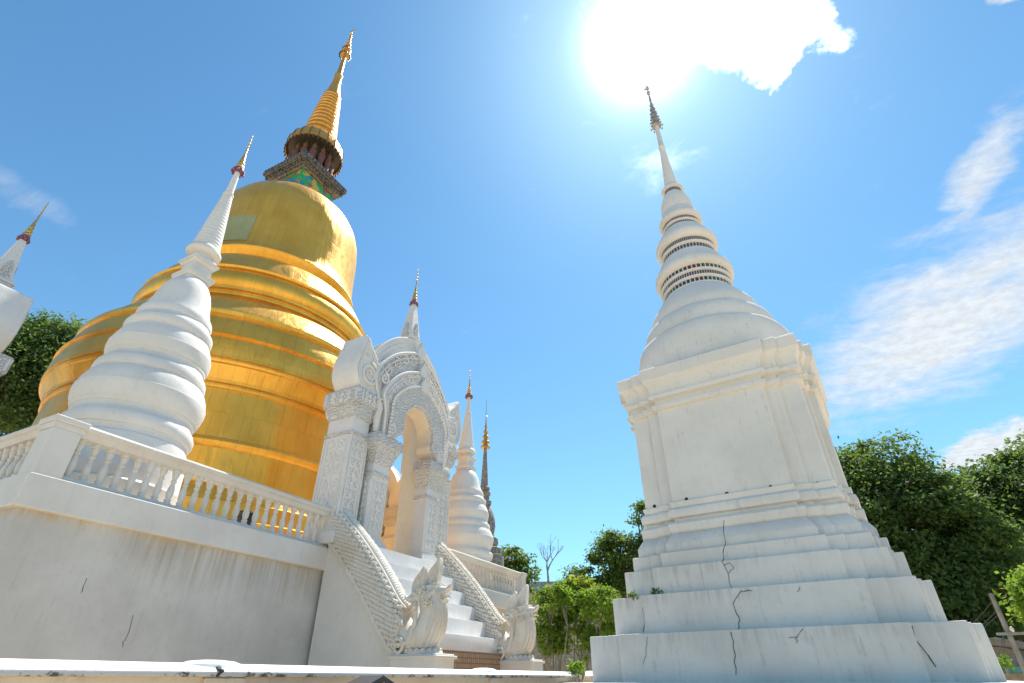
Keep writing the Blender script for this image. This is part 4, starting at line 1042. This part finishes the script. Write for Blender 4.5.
# ================================================================== trees
def leaves(blobs, n_clump, per, size, sigma, seed, flat=.9):
    rng = np.random.default_rng(seed)
    vol = np.array([np.prod(np.array(b[1])**.67) for b in blobs]); vol /= vol.sum()
    bi = rng.choice(len(blobs), n_clump, p=vol)
    cen = np.array([b[0] for b in blobs])[bi]; rad_ = np.array([b[1] for b in blobs])[bi]
    d = rng.normal(size=(n_clump, 3)); d /= np.linalg.norm(d, axis=1)[:, None]; d[:, 2] = np.where(d[:, 2] < -.5, -d[:, 2], d[:, 2])
    rr = rng.uniform(.30, 1.05, n_clump)**.40
    cc = cen+d*rad_*rr[:, None]
    out = np.repeat(d, per, axis=0)
    s = np.repeat(rng.uniform(.45, 1.5, n_clump), per)
    pos = np.repeat(cc, per, axis=0)+np.clip(rng.normal(size=(n_clump*per, 3)), -1.9, 1.9)*(sigma*s)[:, None]*np.array([1, 1, .48])
    N = len(pos)
    nrm = out*.5+rng.normal(size=(N, 3))*.75; nrm[:, 2] += flat; nrm /= np.linalg.norm(nrm, axis=1)[:, None]
    tt = rng.normal(size=(N, 3)); tt -= nrm*(tt*nrm).sum(1)[:, None]; tt /= np.linalg.norm(tt, axis=1)[:, None]
    bb = np.cross(nrm, tt); L = size*rng.uniform(.6, 1.3, N)[:, None]; Wd = L*.27
    v = np.empty((N, 4, 3)); v[:, 0] = pos-tt*L*.5; v[:, 1] = pos+bb*Wd-nrm*L*.05; v[:, 2] = pos+tt*L*.5-nrm*L*.10; v[:, 3] = pos-bb*Wd-nrm*L*.05
    return v.reshape(-1, 3)
def crown(name, v, mat, parent):
    me = bpy.data.meshes.new(name); n = len(v)//4; L = parent.location
    v = v-np.array([L.x, L.y, L.z])
    me.vertices.add(len(v)); me.vertices.foreach_set('co', v.astype(np.float32).ravel())
    me.loops.add(n*4); me.loops.foreach_set('vertex_index', np.arange(n*4, dtype=np.int32))
    me.polygons.add(n); me.polygons.foreach_set('loop_start', np.arange(0, n*4, 4, dtype=np.int32))
    try: me.polygons.foreach_set('loop_total', np.full(n, 4, dtype=np.int32))
    except Exception: pass
    me.update(); me.validate(); me.materials.append(M[mat])
    o = bpy.data.objects.new(name, me); C.collection.objects.link(o); o.parent = parent; return o
def tree(name, base, blobs, label, mat, trunk_r, n_clump, per, size, sigma, seed, cat='tree', group=None, bark='bark', fork=.35):
    rnd = random.Random(seed); base = Vector(base); base.z = GZ
    t = thing(name, base, label, cat, group)
    crown('crown', leaves(blobs, n_clump, per, size, sigma, seed), mat, t)
    m = MB(); cen = sum((Vector(b[0]) for b in blobs), Vector())/len(blobs)
    split = base.lerp(Vector((cen.x*.5+base.x*.5, cen.y*.5+base.y*.5, cen.z)), fork)
    pts = [base.lerp(split, f)+Vector((rnd.uniform(-.5,.5)*trunk_r, rnd.uniform(-.5,.5)*trunk_r, 0)) for f in (0,.25,.5,.75,1)]
    m.tube(pts, [trunk_r*1.35, trunk_r*1.05, trunk_r*.95, trunk_r*.9, trunk_r*.8], 9)
    for b in blobs:
        c = Vector(b[0]); q = [split, split.lerp(c, .35)+Vector((rnd.uniform(-.3,.3), rnd.uniform(-.3,.3), .2)), split.lerp(c, .7)+Vector((rnd.uniform(-.3,.3), rnd.uniform(-.3,.3), .15)), c]
        m.tube(q, [trunk_r*.55, trunk_r*.4, trunk_r*.25, trunk_r*.08], 6)
        for k in range(4):
            e = c+Vector((rnd.uniform(-1,1)*b[1][0], rnd.uniform(-1,1)*b[1][1], rnd.uniform(-.3,1)*b[1][2]))*.8
            m.tube([q[2], q[2].lerp(e, .5)+Vector((0,0,.15)), e], [trunk_r*.18, trunk_r*.12, trunk_r*.03], 5)
    part('trunk', m, bark, t); return t
def B3(px, py, R, rp, sq=.8, deep=1.0):       # a clump of crown: photo direction, true distance, radius in metres
    c = atr(px, py, R); return (tuple(c), (rp, rp*deep, rp*sq))
# right: big dark tree close behind the cream stupa
def gb(px, R): v = atr(px, 640, R); return (v.x, v.y, GZ)
tree('broadleaf_tree', gb(905, 21), [B3(858,478,21,1.35),B3(885,472,21.4,1.3),B3(915,505,21,1.35),B3(850,520,20.5,1.5),B3(930,535,21,1.6),B3(880,545,20.5,1.7),B3(950,580,21,1.7),B3(845,560,20.5,1.5),B3(915,590,20.5,1.7),B3(980,612,21,1.5),B3(885,510,20.6,1.4),B3(935,500,22,1.0),B3(965,555,21.5,1.4),B3(935,625,21,1.6),B3(880,600,20.5,1.7)],
     'big dark green tree directly behind the right side of the cream stupa', 'leaf_dark', .42, 620, 150, .15, .27, 1)
tree('broadleaf_tree', gb(1010, 27), [B3(1000,505,27,1.7),B3(1028,498,27,2.0),B3(985,530,26.5,1.5),B3(1020,540,27,1.9),B3(1060,520,27,2.3),B3(1045,580,27,2.2),B3(990,570,27,1.7),B3(1060,480,27,2.0)],
     'tall tree at the right photo edge whose crown leans out of the frame', 'leaf_dark', .4, 420, 130, .18, .34, 2)
tree('broadleaf_tree', gb(835, 26), [B3(835,490,26,1.8),B3(815,520,26,2.0),B3(840,560,26,2.2),B3(800,580,26,2.0)], 'mid green tree mostly hidden behind the cream stupa on its right', 'leaf_mid', .35, 200, 130, .18, .34, 3)
tree('broadleaf_tree', gb(622, 24), [B3(628,552,24,1.0),B3(606,568,24,1.0),B3(640,575,24,1.3),B3(582,585,24,.75),B3(655,545,24.5,1.0),B3(618,600,24,1.2),B3(648,515,24.5,.7),B3(590,606,24,1.0),B3(612,545,24,.6)],
     'mid green tree left of the cream stupa, above the light green shrubs', 'leaf_mid', .26, 230, 110, .15, .22, 4)
tree('broadleaf_tree', gb(60, 34), [B3(60,352,34,2.0),B3(20,362,34,2.2),B3(88,362,34,1.7),B3(45,395,34,3.0),B3(0,390,34,2.8),B3(15,425,34,2.8),B3(70,420,34,2.6),B3(-30,380,34,3.0),B3(58,334,34,1.1),B3(30,440,34,2.6)],
     'dark tree at the left edge behind the shoulder of the gold stupa', 'leaf_dark', .6, 620, 130, .20, .38, 5, fork=.55)
ft = tree('flowering_tree', gb(512, 32), [B3(510,562,32,1.0),B3(520,575,32,1.0),B3(503,572,32,.9),B3(515,590,32,1.2)], 'small tree with a few orange blooms just right of the grey stupa', 'leaf_mid', .18, 110, 24, .26, .28, 6)
crown('blossoms', leaves([B3(509,553,31.6,.35),B3(506,560,31.5,.3)], 7, 8, .2, .12, 61), 'flower', ft)
# light green shrubs in a row
for i, (px, py, R, rp, mt, lb) in enumerate(((552,628,15.0,.34,'leaf_lime','leftmost light green shrub, beside the far naga hood'),(577,622,15.6,.36,'leaf_lime','yellow topped light green shrub in the middle of the row'),(603,626,14.6,.33,'leaf_lime','light green shrub against the left edge of the cream stupa'))):
    rs = random.Random(i+3); bl = []
    for k in range(11):
        c = atr(px+rs.uniform(-15,15), py+rs.uniform(-30,26), R+rs.uniform(-.5,.5)); q = rp*rs.uniform(.55,1.0); bl.append((tuple(c), (q*.8, q*.8, q*1.25)))
    s = tree('shrub', gb(px, R), bl, lb, mt, .045, 190, 40, .085, .10, 20+i, 'shrub', 'light green shrubs beyond the fence', 'pale_bark', .25)
    if i == 1: crown('young_leaves', leaves([B3(576,592,15.6,.35),B3(584,588,15.6,.3)], 26, 16, .13, .12, 41), 'leaf_yellow', s)
tree('shrub', gb(1056, 13), [B3(1046,595,13,.42),B3(1062,610,13,.5),B3(1034,602,13,.26),B3(1040,580,13,.28)], 'bright lime shrub cut by the right photo edge below the dark trees', 'leaf_lime', .04, 150, 30, .10, .11, 30, 'shrub', None, 'pale_bark')
for px, py, R, lb in ((580,671,7.6,'small weed sprouting at the left foot of the cream stupa'),(1003,664,11.5,'small yellow green weed beside the right foot of the cream stupa')):
    c = atr(px, py, R)
    s = thing('weed', (c.x, c.y, c.z-.12), lb, 'weed')
    crown('leaves', leaves([(tuple(c), (.13,.13,.10))], 14, 12, .07, .04, int(px)), 'leaf_lime', s)
    m = MB()
    for k in range(5): m.tube([(c.x, c.y, c.z-.14), (c.x+random.uniform(-.08,.08), c.y+random.uniform(-.08,.08), c.z)], [.008,.004], 5)
    if c.z-.12 > GZ+.3 and R < 9: m.tube([(c.x, c.y, GZ), (c.x, c.y, c.z-.13)], .01, 5)
    part('stem', m, 'pale_bark', s)
# weeds rooted in the ledges of the cream stupa
m = MB()
wl = []
for px, py, w_ in ((632,596,W3),(654,594,W3)):
    p = rc.matrix_basis @ on_front(px, py, W3+.004); wl.append(p)
for i, p in enumerate(wl):
    s = thing('weed', (p.x, p.y, p.z), ['dry weed on the second ledge at the left corner of the cream stupa','dry weed on the second ledge a little right of the corner one'][i], 'weed', 'weeds on the ledges of the cream stupa')
    crown('leaves', leaves([((p.x, p.y, p.z+.02), (.06,.05,.05))], 7, 8, .05, .03, 77+i), 'leaf_dark', s)
# bare tree
b0 = Vector(gb(550, 28)); t = thing('bare_tree', b0, 'leafless thin tree against the sky above the grey blue roof', 'tree')
m = MB(); rnd = random.Random(5)
def twig(p, d, L, r, k):
    q = p+d*L; mid = p.lerp(q, .5)+Vector((rnd.uniform(-1,1), rnd.uniform(-1,1), 0))*L*.06
    m.tube([p, mid, q], [r, r*.85, r*.6], 5)
    if k:
        for _ in range(2 if k < 4 else 3):
            e = (d+Vector((rnd.uniform(-.75,.75), rnd.uniform(-.75,.75), rnd.uniform(-.05,.5)))).normalized(); twig(q, e, L*rnd.uniform(.6,.85), r*.58, k-1)
zt = atr(550, 588, 28).z; m.tube([b0, (b0.x+.1, b0.y, (b0.z+zt)/2), (b0.x, b0.y, zt)], [.12,.10,.08], 7)
twig(Vector((b0.x, b0.y, zt)), Vector((0,0,1)), .75, .07, 5); part('branches', m, 'pale_bark', t)

# ================================================================== far buildings and pole
a = atr(505, 580, 44); b = atr(640, 580, 44); a2 = atr(570, 580, 44)
t = thing('low_building', (a2.x, a2.y, GZ), 'flat blue grey roofed building far behind the shrubs', 'building')
dr = Vector((b.x-a.x, b.y-a.y, 0)); L = dr.length; Rm = Matrix.Translation((a2.x, a2.y, 0)) @ Matrix.Rotation(math.atan2(dr.y, dr.x), 4, 'Z'); zr = atr(570, 582, 44).z
m = MB(); m.box(-L/2, L/2, 0, 7, GZ, zr-.75, Rm); part('wall', m, 'housewall', t)
m = MB(); m.box(-L/2-.5, L/2+.5, -.6, 7.6, zr-.75, zr, Rm); part('roof', m, 'asphalt_roof', t, bevel=.03)
for k in range(6):
    m = MB(); m.box(-L/2+1+k*L/6, -L/2+1.9+k*L/6, -.03, .02, zr-2.6, zr-1.3, Rm); part('window', m, 'black', t)
h0 = atr(1003, 655, 17); t = thing('house', (h0.x, h0.y, GZ), 'small tin roofed house with a teal awning low at the right edge', 'house')
Rm = Matrix.Translation((h0.x, h0.y, 0)) @ Matrix.Rotation(rad(10), 4, 'Z'); zt = atr(985, 640, 17).z
m = MB(); m.prism([(-.9,GZ),(-.9,zt-.1),(.0,zt+.05),(3.0,zt-.6),(3.0,GZ)], 0, 5, axis='y', mat=Rm); part('wall', m, 'housewall', t)
m = MB(); m.prism([(-1.0,zt+.02),(-.9,zt+.12),(3.4,zt-.62),(3.35,zt-.72)], -.35, 5.2, axis='y', mat=Rm); part('roof', m, 'roofsheet', t)
m = MB(); m.prism([(-.3,zt-.62),(-.3,zt-.52),(3.2,zt-.56),(3.2,zt-.66)], -.9, -.05, axis='y', mat=Rm); part('awning', m, 'teal', t)
m = MB(); m.box(1.2, 2.0, -.03, .02, zt-1.9, zt-.9, Rm); part('window', m, 'black', t)
h0 = atr(1018, 600, 24); t = thing('house', (h0.x, h0.y, GZ), 'dark red walled house half hidden among the right hand trees', 'house')
zt = atr(1015, 540, 24).z; Rm = Matrix.Translation((h0.x, h0.y, 0)) @ Matrix.Rotation(rad(-8), 4, 'Z')
m = MB(); m.prism([(-1.0,GZ),(-1.0,zt-1.6),(1.2,zt-.2),(3.4,zt-1.6),(3.4,GZ)], 0, 5, axis='y', mat=Rm); part('wall', m, 'redwall', t)
m = MB(); m.prism([(-1.4,zt-1.75),(1.2,zt-.08),(3.8,zt-1.75),(3.8,zt-1.62),(1.2,zt+.08),(-1.4,zt-1.62)], -.4, 5.4, axis='y', mat=Rm); part('roof', m, 'roofsheet', t)
for wx in (-.3, 1.6):
    m = MB(); m.box(wx, wx+.8, -.03, .02, zt-3.0, zt-2.0, Rm); part('window', m, 'black', t)
pb = atr(1016, 650, 13); ptop = atr(999, 593, 13)
t = thing('utility_pole', (pb.x, pb.y, GZ), 'grey concrete utility pole with a crossarm in front of the right hand trees', 'pole')
m = MB(); m.tube([(pb.x, pb.y, GZ), (pb.x, pb.y, ptop.z)], [.045,.036], 8); part('pole', m, 'concrete', t)
zc = atr(1010, 634, 13).z; m = MB(); m.box(pb.x-.18, pb.x+.55, pb.y-.10, pb.y-.06, zc-.02, zc+.02); part('crossarm', m, 'concrete', t)
m = MB()
for k in range(3): m.ball((pb.x+.05+.2*k, pb.y-.08, zc+.06), (.03,.03,.05), 6, 5)
part('insulator', m, 'white', t)
m = MB()
for k, zz in enumerate((ptop.z-.1, ptop.z-.25, zc+.3)):
    q = atr(905-8*k, 610+6*k, 20); A = Vector((pb.x, pb.y, zz)); Bq = Vector((q.x, q.y, zz+.4))
    m.tube([A.lerp(Bq, f/8)-Vector((0,0,.5*math.sin(math.pi*f/8))) for f in range(9)], .005, 5)
for k in range(3):
    A = Vector((pb.x, pb.y, ptop.z-.5)); Bq = A+Vector((-.5-.15*k,-.1,-.9-.1*k))
    m.tube([A, A.lerp(Bq, .5)-Vector((0,0,.08)), Bq], .005, 5)
part('wires', m, 'wire', t)
